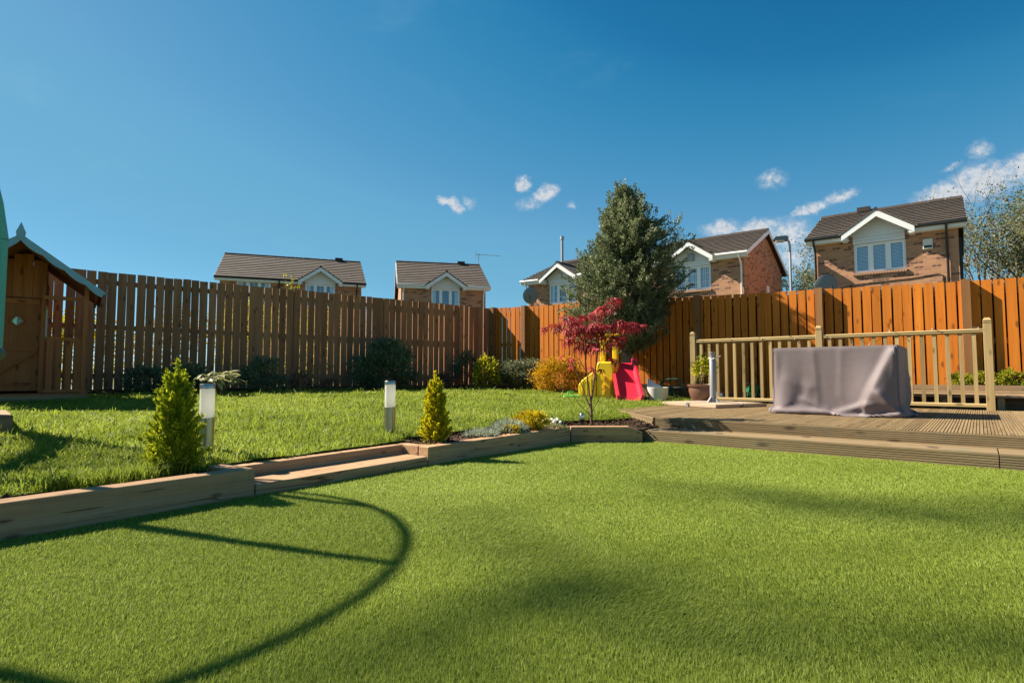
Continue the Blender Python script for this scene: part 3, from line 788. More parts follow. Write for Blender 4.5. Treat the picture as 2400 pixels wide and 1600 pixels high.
# ================================================================ things on the deck
def furniture_cover():
    """loose fabric cover over a square table: top, four hanging sides with creases, uneven hem"""
    W, D, Ht = 1.15, .92, .715
    root = thing('furniture_cover', 'taupe fabric cover draped over a square garden table', 'furniture cover', deckP(.71, 1.45, DZ), azrot(DAZ))
    per = 2 * (W + D); NS, NV = 228, 40; L_ = Ht * 1.03
    S = np.arange(NS) / NS * per
    def rim(S):
        x = np.select([S < W, S < W + D, S < 2 * W + D], [S, np.full_like(S, W), 2 * W + D - S], 0.); y = np.select([S < W, S < W + D, S < 2 * W + D], [0 * S, S - W, np.full_like(S, D)], per - S)
        nx = np.select([S < W, S < W + D, S < 2 * W + D], [0., 1., 0.], -1.); ny = np.select([S < W, S < W + D, S < 2 * W + D], [-1., 0., 1.], 0.); return x, y, nx, ny
    x, y, nx, ny = rim(S); X = np.zeros((NV + 1, NS, 3)); r_ = np.random.default_rng(5)
    for j in range(NV + 1):
        v = j / NV; w_ = .008 + .014 * v + .010 * v * np.sin(S * 9 + 1.3) + .008 * v * np.sin(S * 17 + v * 2) + r_.normal(size=NS) * .004
        if True:
            xs_ = S; zz = Ht * (1 - v); fr = S < W
            def tent(ax, az, bx, bz, amp, wl, wr):
                dx, dz = bx - ax, bz - az; Ln = math.hypot(dx, dz); t = np.clip(((S - ax) * dx + (zz - az) * dz) / Ln / Ln, 0, 1)
                d = ((S - ax) * dz - (zz - az) * dx) / Ln; e = np.hypot(S - ax - t * dx, zz - az - t * dz)
                return np.where(fr, amp * np.clip(1 - np.where(d > 0, e / wl, e / wr), 0, 1), 0)
            w_ = w_ + tent(1.14, .70, .84, .05, .07, .16, .34) + tent(.13, .34, .34, .27, .04, .10, .12) + tent(.34, .27, .24, .02, .05, .10, .10) + tent(.13, .34, .17, .04, .04, .06, .10) + tent(.98, .20, 1.12, .03, .07, .10, .08) + tent(.45, .04, .80, .03, .05, .1, .1)
        X[j, :, 0] = x + nx * w_; X[j, :, 1] = y + ny * w_; X[j, :, 2] = Ht - v * L_ * .985
    X[:, :, 2] = np.maximum(X[:, :, 2], .004); X[0, :, 0] = x; X[0, :, 1] = y; X[0, :, 2] = Ht
    hr = per / NS * (1 + .055 * np.clip(np.arange(NV + 1) / NV * 1.3, 0, 1)); vr = L_ / NV
    P_ = X.copy(); Wt = np.ones((NV + 1, 1, 1)); Wt[0] = 0
    def con(A, B, rest, wa, wb, k):
        d = B - A; ln = np.maximum(np.linalg.norm(d, axis=2, keepdims=True), 1e-6); c = d * ((ln - rest) / ln) * k / np.maximum(wa + wb, 1e-6); return c * wa, -c * wb
    hr3 = hr[:, None, None]; dg = np.sqrt(hr3[1:] ** 2 + vr ** 2)
    for step_ in range(110):
        Vv = (X - P_) * .965; P_ = X.copy(); X = X + Vv * Wt; X[1:, :, 2] -= .0004
        if step_ < 90: X[1:, :, :2] += np.stack([nx, ny], 1)[None] * (.0002 * np.sin(S * 6.1 + step_ * .02)[None, :, None])
        for it in range(7):
            C = np.zeros_like(X)
            B = np.roll(X, -1, 1); a, b_ = con(X, B, hr3, Wt, Wt, .5); C += a; C += np.roll(b_, 1, 1)
            a, b_ = con(X[:-1], X[1:], vr, Wt[:-1], Wt[1:], .5); C[:-1] += a; C[1:] += b_
            a, b_ = con(X[:-1], np.roll(X[1:], -1, 1), dg, Wt[:-1], Wt[1:], .22); C[:-1] += a; C[1:] += np.roll(b_, 1, 1)
            a, b_ = con(X[:-1], np.roll(X[1:], 1, 1), dg, Wt[:-1], Wt[1:], .22); C[:-1] += a; C[1:] += np.roll(b_, -1, 1)
            a, b_ = con(X, np.roll(X, -3, 1), hr3 * 3, Wt, Wt, .10); C += a; C += np.roll(b_, 3, 1)
            a, b_ = con(X[:-3], X[3:], vr * 3, Wt[:-3], Wt[3:], .10); C[:-3] += a; C[3:] += b_
            X = X + C * .55
            px, py = X[:, :, 0], X[:, :, 1]; m_ = .006
            dist4 = np.stack([py + m_, W + m_ - px, D + m_ - py, px + m_], 0); ins = (dist4.min(0) > 0) & (np.arange(NV + 1)[:, None] > 0); wh = dist4.argmin(0)
            X[:, :, 1] = np.where(ins & (wh == 0), -m_, X[:, :, 1]); X[:, :, 0] = np.where(ins & (wh == 1), W + m_, X[:, :, 0]); X[:, :, 1] = np.where(ins & (wh == 2), D + m_, X[:, :, 1]); X[:, :, 0] = np.where(ins & (wh == 3), -m_, X[:, :, 0])
            fl = X[:, :, 2] < .004; X[:, :, 2] = np.where(fl, .004, X[:, :, 2]); P_[fl] = X[fl] * .7 + P_[fl] * .3
    def crease(ax, az, bx, bz, amp, wl, wr):
        sx = np.broadcast_to(S[None], X.shape[:2]); zz = X[:, :, 2]; dx, dz = bx - ax, bz - az; Ln = math.hypot(dx, dz); t = np.clip(((sx - ax) * dx + (zz - az) * dz) / Ln / Ln, 0, 1)
        d = ((sx - ax) * dz - (zz - az) * dx) / Ln; e = np.hypot(sx - ax - t * dx, zz - az - t * dz); k = np.clip(1 - np.where(d > 0, e / wl, e / wr), 0, 1)
        return np.where((sx < W - .012) & (sx > .012), amp * (k * .6 + k * k * .4), 0)
    X[:, :, 1] -= (crease(1.13, .70, .86, .12, .045, .07, .30) + crease(.86, .12, .60, .02, .03, .05, .10) + crease(.15, .36, .36, .28, .006, .08, .10) + crease(.36, .28, .29, .04, .008, .10, .08)
                   + crease(.98, .24, 1.12, .06, .03, .06, .05) + crease(.40, .70, .44, .1, .008, .12, .05) + crease(.66, .70, .64, .2, .007, .05, .12) + crease(.30, .16, .52, .05, .018, .05, .05)) * np.clip((Ht - X[:, :, 2]) / .05, 0, 1)
    b = MB(); V = [tuple(p) for p in X.reshape(-1, 3)]; F = []
    for j in range(NV):
        for i in range(NS): F.append((j * NS + i, j * NS + (i + 1) % NS, (j + 1) * NS + (i + 1) % NS, (j + 1) * NS + i))
    b.add(V, F)
    c0 = len(b.v); b.v.append((W / 2, D / 2, Ht - .012))
    for i in range(NS): b.f.append((i, c0, (i + 1) % NS)); b.m.append(0)
    o = b.build('cover_cloth', 'cover_cloth', root, smooth=True)
    shade(o.data, 55)
    for i in (0, int(round(W / per * NS))):     # stitched corner seams
        b = MB(); b.tube([tuple(X[j, i] + np.array([nx[i] + nx[i - 1], ny[i] + ny[i - 1], 0]) * .0035) for j in range(0, NV + 1, 2)], .0032, 5); b.build('seam', 'cover_cloth', root)
    for (x, y) in ((.12, .12), (W - .12, .12), (.12, D - .12), (W - .12, D - .12)):
        b = MB(); b.box(x - .025, x + .025, y - .025, y + .025, 0, .69); b.build('table_leg', 'fence_back', root)
    b = MB(); b.box(.03, W - .03, .03, D - .03, .67, .70); b.build('table_top', 'fence_back', root)


furniture_cover()


def parasol_base():
    r = thing('parasol_base', 'grey metal parasol stand pole on a cross base', 'parasol base', (2.74, 7.75, DZ), azrot(62))
    b = MB(); b.lathe([(.0, .05), (.042, .05), (.042, .62), (.038, .625), (.038, .70), (.041, .705), (.041, .735), (.0, .735)], 20); b.build('pole', 'parasol_grey', r, smooth=True)
    b = MB(); b.box(-.49, .49, -.02, .02, .003, .035); b.build('cross_bar', 'parasol_grey', r)
    b = MB(); b.box(-.02, .02, -.49, .49, .036, .05); b.build('cross_bar', 'parasol_grey', r)
    for k in range(4):
        a = k * math.pi / 2; c, s_ = math.cos(a), math.sin(a); M = Matrix.Rotation(a, 4, 'Z'); b = MB()
        b.add([M @ Vector(p) for p in ((.04, -.008, .05), (.11, -.008, .05), (.04, -.008, .13), (.04, .008, .05), (.11, .008, .05), (.04, .008, .13))], [(0, 1, 2), (5, 4, 3), (0, 3, 4, 1), (1, 4, 5, 2), (2, 5, 3, 0)]); b.build('gusset', 'parasol_grey', r)
    b = MB(); b.tube([(.043 * math.cos(t), .043 * math.sin(t), .64 + .01 * math.sin(3 * t)) for t in np.linspace(0, 6.5, 30)] + [(.07, -.03, .65), (.10, -.05, .675)], .006, 6); b.build('cord', 'label_white', r)
    k = 0
    for sx in (-1, 1):
        for sy in (-1, 1):
            b = MB(); b.box(-.22, .22, -.22, .22, 0, .045); o = b.build('paving_slab', 'slab', bevel=.006)
            o.location = Vector((2.74, 7.75, DZ + .003)) + Matrix.Rotation(azrot(62), 3, 'Z') @ Vector((sx * .255, sy * .255, 0)); o.rotation_euler = (0, 0, azrot(62) + random.uniform(-.02, .02))
            tag(o, 'square buff paving slab weighing down the parasol base', 'paving slab', 'slabs on the parasol base')


parasol_base()


def pot(name, label, loc, prof, mat, cat='plant pot', ribs=0, group=None):
    r = thing(name, label, cat, loc, 0, group)
    b = MB(); b.lathe(prof, 40)
    if ribs:
        vs = []
        for x, y, z in b.v:
            rr = math.hypot(x, y); a = math.atan2(y, x)
            k = 1 + (.035 * math.cos(ribs * a + z * 22) if .03 < z < prof[2][1] - .01 and rr > .08 else 0); vs.append((x * k, y * k, z))
        b.v = vs
    b.build('pot', mat, r, smooth=True)
    return r


def lathe_pot(r0, r1, h, lip=.012, belly=0.):
    m = (r0 + r1) / 2 + belly
    return [(0, 0), (r0, 0), (m, h * .45), (r1 * .99, h * .82), (r1, h * .88), (r1 + lip, h * .9), (r1 + lip, h), (r1 - .004, h), (r1 - .012, h * .86), (0, h * .85)]


def soil_disc(r, rad, z):
    b = MB(); b.lathe([(0, z), (rad, z)], 20); b.build('soil', 'soil', r)


def leaf_cloud(n, c, r, clumps, outward=.8, spread=.24, up=.2, low=-.35):
    """leaf positions, directions and tints clustered in clumps through an ellipsoid"""
    c = np.array(c); r = np.array(r)
    d = unit(rng.normal(size=(clumps, 3))); d[:, 2] = np.where(d[:, 2] < low, -d[:, 2], d[:, 2])
    cc = d * (rng.uniform(.35, 1.0, clumps) ** .5)[:, None] * .86
    k = rng.integers(0, clumps, n); ct = rng.normal(0, .13, clumps)
    q = cc[k] + rng.normal(size=(n, 3)) * spread * (rng.random(n) ** .5)[:, None]
    ln = np.linalg.norm(q, axis=1, keepdims=True); q = np.where(ln > 1.08, q / ln * 1.08, q)
    P = c + q * r; P[:, 2] = np.maximum(P[:, 2], c[2] - r[2] * .98)
    D = unit(q) * outward + rng.normal(size=(n, 3)) * .6 + np.array([0, 0, up])
    tint = np.clip(rng.normal(.48, .2, n) + ct[k], 0, 1)
    return P, D, tint


def shrub(name, label, loc, r, n, L, W, mat, cat='shrub', clumps=40, group=None, spread=.22, up=.25, stems=6, fold=.12, parent=None):
    root = parent if parent is not None else thing(name, label, cat, loc, 0, group)
    z0 = 0 if parent is None else parent['rim']
    P, D, t = leaf_cloud(n, (0, 0, z0 + r[2] * .86), (r[0], r[1], r[2] * 1.1), clumps, up=up, spread=spread, low=-.75)
    P[:, 2] = np.where(P[:, 2] < z0 - .01, z0 + rng.random(n) * .05, P[:, 2])
    leaves('foliage', P, D, rng.uniform(.7, 1.3, n) * L, rng.uniform(.7, 1.3, n) * W, mat, root, t, fold)
    b = MB()
    for k in range(stems):
        a = k * 2.4; e = Vector((math.cos(a) * r[0] * .6, math.sin(a) * r[1] * .6, z0 + r[2] * random.uniform(.9, 1.5)))
        b.tube([(.02 * math.cos(a), .02 * math.sin(a), z0 - .03), e * .5 + Vector((0, 0, z0 * .5 + .02)), e], [.009, .006, .002], 5)
    b.build('stems', 'stem', root)
    return root


# pots and clutter between the deck and the fence
p = pot('plant_pot', 'rounded brown glazed pot with a leafy yellowing plant', (2.60, 8.42, .0), [(0, 0), (.11, 0), (.165, .10), (.185, .19), (.178, .235), (.20, .25), (.205, .275), (.185, .28), (.17, .25), (0, .24)], 'pot_brown')
p.location.z = DZ - .0; p.location = (2.79, 8.36, DZ); soil_disc(p, .168, .243); p['rim'] = .24
n = 420; P, D, t = leaf_cloud(n, (.02, -.02, .47), (.17, .15, .23), 22, up=.4)
leaves('foliage', P, D, rng.uniform(.035, .07, n), rng.uniform(.010, .018, n), 'yellow_leaf', p, t, .12)
b = MB()
for k in range(7): b.tube([(0, 0, .23), (.04 * math.cos(k), .04 * math.sin(k), .4), (.11 * math.cos(k * 1.3), .1 * math.sin(k * 1.3), .62)], [.006, .005, .002], 5)
b.build('stems', 'stem', p); del p['rim']
zw = zup(2.25, 8.95)
p = pot('plant_pot', 'white ribbed pot with a blue sheet stuffed in it', (2.27, 8.85, zw), [(0, 0), (.12, 0), (.150, .06), (.158, .19), (.163, .2), (.163, .215), (.15, .215), (.14, .19), (0, .18)], 'pot_white', ribs=26)
soil_disc(p, .14, .185)
b = MB(); b.add([(-.15, .03, .19), (.12, .10, .19), (.10, .11, .22), (-.02, .07, .28), (-.15, .02, .36), (-.15, .05, .19), (.12, .12, .19), (.10, .125, .22), (-.02, .09, .28), (-.15, .04, .36)],
               [(0, 1, 2, 3, 4), (9, 8, 7, 6, 5), (0, 5, 6, 1), (1, 6, 7, 2), (2, 7, 8, 3), (3, 8, 9, 4), (4, 9, 5, 0)])
tag(b.build('blue_sheet', 'blue_sheet', loc=(2.27, 8.85, zw)), 'folded blue plastic sheet sticking out of the white ribbed pot', 'plastic sheet')
p = pot('plant_pot', 'wide black tub standing against the deck edge', (2.86, 9.42, zup(2.8, 9.4)), [(0, 0), (.15, 0), (.20, .18), (.225, .19), (.225, .215), (.20, .215), (.19, .18), (0, .17)], 'black_plastic')
soil_disc(p, .192, .178)
r = thing('garden_cloche', 'dark green arched plastic frame beside the black tub', 'plant frame', (2.62, 9.55, zup(2.6, 9.5)), RAD(-20))
for y in (0, .22):
    b = MB(); b.tube([(-.17, y, 0), (-.17, y, .16), (-.10, y, .29), (.02, y, .33), (.16, y, .33), (.24, y, .24), (.26, y, 0)], .014, 6); b.build('hoop', 'dark_green', r)
for (x, z) in ((-.17, .16), (.02, .33), (.24, .24)): b = MB(); b.tube([(x, 0, z), (x, .22, z)], .011, 6); b.build('bar', 'dark_green', r)
b = MB(); b.box(-.165, .255, .10, .115, .0, .22); b.build('panel', 'dark_green', r)
r = thing('timber_planter', 'low planter of stacked grooved boards behind the red slide', 'planter', (1.98, 10.05, zup(2.2, 9.9)), azrot(118))
for k in range(4):
    b = MB(); b.box(-.55, .42, -.02, .02, .002 + k * .055, .052 + k * .055); b.build('plank', 'planter', r)
    b = MB(); b.box(.382, .42, .022, .4, .002 + k * .055, .052 + k * .055); b.build('plank', 'planter', r)
    b = MB(); b.box(-.55, .378, .36, .4, .002 + k * .055, .052 + k * .055); b.build('plank', 'planter', r)
    b = MB(); b.box(-.55, -.512, .022, .358, .002 + k * .055, .052 + k * .055); b.build('plank', 'planter', r)
b = MB(); b.box(-.51, .38, .022, .358, .0, .18); b.build('soil', 'soil', r)
r = thing('hose_reel', 'coil of bright green garden hose on a black reel behind the railing', 'hose', deckP(-.28, 3.98, .11), azrot(DAZ))
for k in range(7):
    rr = .12 + .012 * (k % 3); b = MB(); b.tube([(.0 + .028 * k - .08 + .006 * math.sin(3 * t), rr * math.cos(t), .17 + rr * 1.05 * math.sin(t)) for t in np.linspace(0, 6.283, 26)], .011, 6); b.build('hose_loop', 'hose_green', r, smooth=True)
b = MB(); b.tube([(-.15, 0, .17), (.16, 0, .17)], .05, 14); b.tube([(-.13, .0, .17), (-.13, -.12, .004)], .012, 6); b.tube([(.14, .0, .17), (.14, -.12, .004)], .012, 6); b.tube([(-.13, 0, .17), (-.13, .12, .004)], .012, 6); b.tube([(.14, 0, .17), (.14, .12, .004)], .012, 6); b.tube([(-.13, 0, .17), (-.13, 0, .35), (.14, 0, .35), (.14, 0, .17)], .012, 6); b.build('reel_frame', 'black_plastic', r)
r = thing('compost_bag', 'blue and white printed bag slumped behind the parasol pole', 'bag', (3.18, 9.02, .10), RAD(-30))
b = MB(); b.add([(-.16, -.05, 0), (.17, -.06, 0), (.19, .06, 0), (-.15, .07, 0), (-.19, -.03, .16), (.18, -.05, .18), (.17, .05, .17), (-.17, .06, .19), (-.16, 0, .31), (.06, -.01, .24), (.05, .03, .24), (-.15, .03, .31)],
                [(0, 1, 5, 4), (1, 2, 6, 5), (2, 3, 7, 6), (3, 0, 4, 7), (4, 5, 9, 8), (5, 6, 10, 9), (6, 7, 11, 10), (7, 4, 8, 11), (8, 9, 10, 11), (3, 2, 1, 0)]); b.build('bag_body', 'blue_sheet', r, bevel=.02)
b = MB(); b.add([(.02, -.062, .06), (.15, -.068, .06), (.16, -.064, .17), (.06, -.058, .17)], [(0, 1, 2, 3)]); b.build('printed_panel', 'label_white', r)
r = thing('dark_shed_tub', 'dark round tub standing behind the first railing spindles', 'tub', deckP(-.72, 3.95, .10), 0)
b = MB(); b.lathe([(0, 0), (.14, 0), (.19, .19), (.205, .2), (.205, .225), (.185, .225), (.175, .19), (0, .18)], 30); b.build('tub_wall', 'pot_brown', r, smooth=True)
r = thing('timber_bed', 'low timber bed and white edging behind the middle of the railing', 'planter', deckP(.35, 4.15, .10), azrot(DAZ))
for k in range(3): b = MB(); b.box(-.40, .55, -.02, .02, .002 + k * .06, .057 + k * .06); b.build('plank', 'planter', r)
b = MB(); b.box(-.40, .55, .022, .3, .002, .15); b.build('soil', 'soil', r)
b = MB(); b.box(-.38, .5, -.22, -.06, .002, .09); b.build('white_kerb', 'lead', r, bevel=.01)

# bench and planter behind the railing
r = thing('bench_planter', 'slatted timber planter with a built-in bench seat behind the railing', 'planter', deckP(1.55, 4.2, .03), azrot(DAZ - 2))
for k in range(7):
    b = MB(); b.box(-.2, 2.22, .0, .03, .006 + k * .062, .064 + k * .062); b.build('plank', 'planter', r)
    for x in (-.235, 2.222): b = MB(); b.box(x, x + .03, .0, .42, .006 + k * .062, .064 + k * .062); b.build('plank', 'planter', r)
b = MB(); b.box(-.2, 2.21, .035, .42, .0, .40); b.build('soil', 'soil', r)
b = MB(); b.box(-.2, 3.6, -.36, -.19, .285, .325); b.build('seat_board', 'planter', r, bevel=.004)
b = MB(); b.box(-.2, 3.6, -.18, -.01, .285, .325); b.build('seat_board', 'planter', r, bevel=.004)
for k in range(7): x = -.05 + k * .56; b = MB(); b.box(x, x + .07, -.33, -.05, .0, .283); b.build('leg', 'rail', r)
SH = Matrix.Rotation(azrot(DAZ - 2), 3, 'Z')
for k, x in enumerate((.72, .98, 1.22, 1.46, 1.70, 1.96)):
    hh = (.10, .115, .125, .105, .11, .19)[k]
    pos = deckP(1.55, 4.2, .03) + SH @ Vector((x, .2, .39))
    shrub('box_shrub', (('fifth', 'fourth', 'third', 'second', 'first')[k] + ' small yellow-green bush from the tallest one in the bench planter' if k < 5 else 'tallest yellow-green box bush at the end of the bench planter'), pos, (.16, .14, hh), 1900, .028, .010, 'box_leaf', 'shrub', 30, 'bushes in the bench planter')
shrub('box_shrub', 'green bush growing behind the railing by the hose', deckP(.25, 4.35, .2), (.28, .2, .26), 1500, .03, .01, 'box_leaf', 'shrub', 30)
r = thing('plastic_sack', 'clear plastic sack with dark contents leaning on the bench', 'sack', deckP(3.98, 4.22, .06), azrot(DAZ))
def crumple(prof, amp, seed, n=26):
    b = MB(); b.lathe(prof, n); out = []
    for x, y, z in b.v:
        q = noise.noise(Vector((x * 9, y * 9, z * 7 + seed))) * amp; k = 1 + q / max(.06, math.hypot(x, y)); out.append((x * k, y * k * .8, max(0, z + q * .4)))
    b.v = out; return b
crumple([(0, 0), (.17, 0), (.20, .12), (.15, .24), (.05, .33), (.0, .34)], .05, 2).build('contents', 'black_plastic', r)
crumple([(.0, 0), (.20, .01), (.235, .16), (.20, .30), (.09, .42), (.03, .50), (.06, .57)], .06, 5).build('sack_film', 'clear_plastic', r)

# ---------------------------------------------------------------- lights on the lawn
def bollard(loc, label):
    r = thing('bollard_light', label, 'garden light', loc, random.uniform(0, 3), 'steel bollard lights on the lawn')
    b = MB(); b.lathe([(0, 0), (.055, 0), (.055, .008), (.038, .01), (.038, .205), (.0, .206)], 32); b.build('post', 'steel', r, smooth=True)
    b = MB(); b.lathe([(.0365, .2065), (.0365, .3555)], 32); b.build('diffuser', 'opal', r, smooth=True)
    r.scale = (1.1, 1.1, 1.13)
    b = MB(); b.lathe([(.0, .3565), (.039, .3565), (.039, .378), (.037, .381), (0, .381)], 32); b.build('cap', 'steel', r, smooth=True)


bollard((-1.815, 3.39, zup(-1.81, 3.39) - .012), 'steel bollard light with white tube beside the bushy cone shrub')
bollard((-.932, 4.35, zup(-.93, 4.35) - .012), 'steel bollard light with white tube beside the steps and small golden cone shrub')
r = thing('globe_light', 'small clear glass globe light on a spike below the red maple', 'garden light', (.668, 5.44, .10))
b = MB(); b.tube([(0, 0, -.03), (0, 0, .055)], .006, 8); b.build('spike', 'black_plastic', r)
b = MB(); b.lathe([(0, .05), (.018, .05), (.026, .068), (.03, .078), (0, .08)], 16); b.build('cup', 'black_plastic', r, smooth=True)
b = MB(); b.lathe([(.03 * math.sin(t), .105 - .034 * math.cos(t)) for t in np.linspace(.35, 3.14, 12)], 20); b.build('globe', 'globe_glass', r, smooth=True)

# ---------------------------------------------------------------- slide toy
r = thing('toddler_slide', 'red plastic toddler slide chute facing the deck', 'slide', (1.80, 8.62, zup(1.8, 8.6) - .01), RAD(-4.5))
b = MB(); L_ = .95; hh = .60; N_ = 14
for i in range(N_ + 1):
    t = i / N_; y = L_ * t; z = .03 + hh * (t ** 1.12) - .03 * math.sin(t * math.pi)
    if t > .9: z -= .01
    sh = .075 + .03 * math.sin(t * math.pi)
    for (x, dz) in ((-.20, -.03), (-.205, sh), (-.17, sh + .008), (-.15, sh * .4), (-.14, 0), (.14, 0), (.15, sh * .4), (.17, sh + .008), (.205, sh), (.20, -.03)): b.v.append((x, y, max(0.002, z + dz)))
for i in range(N_):
    for j in range(10): b.f.append((i * 10 + j, i * 10 + (j + 1) % 10, (i + 1) * 10 + (j + 1) % 10, (i + 1) * 10 + j)); b.m.append(0)
b.f += [tuple(range(10)), tuple(reversed(range(N_ * 10, N_ * 10 + 10)))]; b.m += [0, 0]
b.build('chute', 'red_plastic', r, smooth=True)
for sx in (-1, 1):
    b = MB(); b.box(sx * .19 - .05, sx * .19 + .05, .90, 1.0, .60, .70); b.build('lug', 'red_plastic', r, bevel=.025)
b = MB(); b.tube([(-.21, .90, .06), (.21, .90, .06)], .03, 10); b.box(-.19, -.13, .86, .95, .0, .62); b.box(.13, .19, .86, .95, .0, .62); b.build('support', 'red_plastic', r, bevel=.01)
r = thing('climbing_tower', 'yellow plastic climbing frame with steps joined beside the red slide', 'play frame', (1.10, 9.45, zup(1.2, 9.4) - .01), RAD(-27))
b = MB(); b.extrude([(0, 0), (0, .22), (.06, .30), (.26, .44), (.30, .44), (.30, 0)], lambda x, z, t: (x, .5 * t, z)); b.build('stair_block', 'yellow_plastic', r, bevel=.02)
b = MB(); b.extrude([(.305, 0), (.305, .54), (.34, .60), (.56, .60), (.60, .56), (.60, .30), (.55, .27), (.55, 0)], lambda x, z, t: (x, .02 + .48 * t, z)); b.build('platform', 'yellow_plastic', r, bevel=.025)
for x in (.075, .15, .225): b = MB(); b.box(x - .012, x + .012, -.012, .0, .04, .26 + x * .3); b.build('rib', 'yellow_plastic', r, bevel=.004)
for z in (.06, .16, .30): b = MB(); b.box(.42, .46, -.008, .018, z, z + .07); b.build('rib', 'yellow_plastic', r, bevel=.003)
for x in (.32, .54):
    b = MB(); b.box(x - .045, x + .045, .30, .40, .598, .93); b.build('upright', 'yellow_plastic', r, bevel=.02)
b = MB(); b.extrude([(.275, .925), (.275, 1.02), (.30, 1.05), (.56, 1.05), (.585, 1.02), (.585, .925), (.50, .925), (.47, .96), (.39, .96), (.36, .925)], lambda x, z, t: (x, .30 + .10 * t, z)); b.build('arch', 'yellow_plastic', r, bevel=.018)
for x in (.28, .34, .40, .46, .52, .58): b = MB(); b.box(x - .02, x + .02, .29, .41, 1.045, 1.075); b.build('crenel', 'yellow_plastic', r, bevel=.01)
r = thing('toy_tray', 'bright green plastic toy lying beside the yellow climbing frame', 'toy', (.96, 9.28, zup(1.0, 9.3) - .005), RAD(12))
b = MB(); b.box(-.14, .14, -.08, .08, .0, .045); b.build('tray', 'green_plastic', r, bevel=.015)
b = MB(); b.tube([(-.06, 0, .04), (-.05, 0, .10), (.03, 0, .10), (.04, 0, .04)], .012, 8); b.build('handle', 'green_plastic', r)

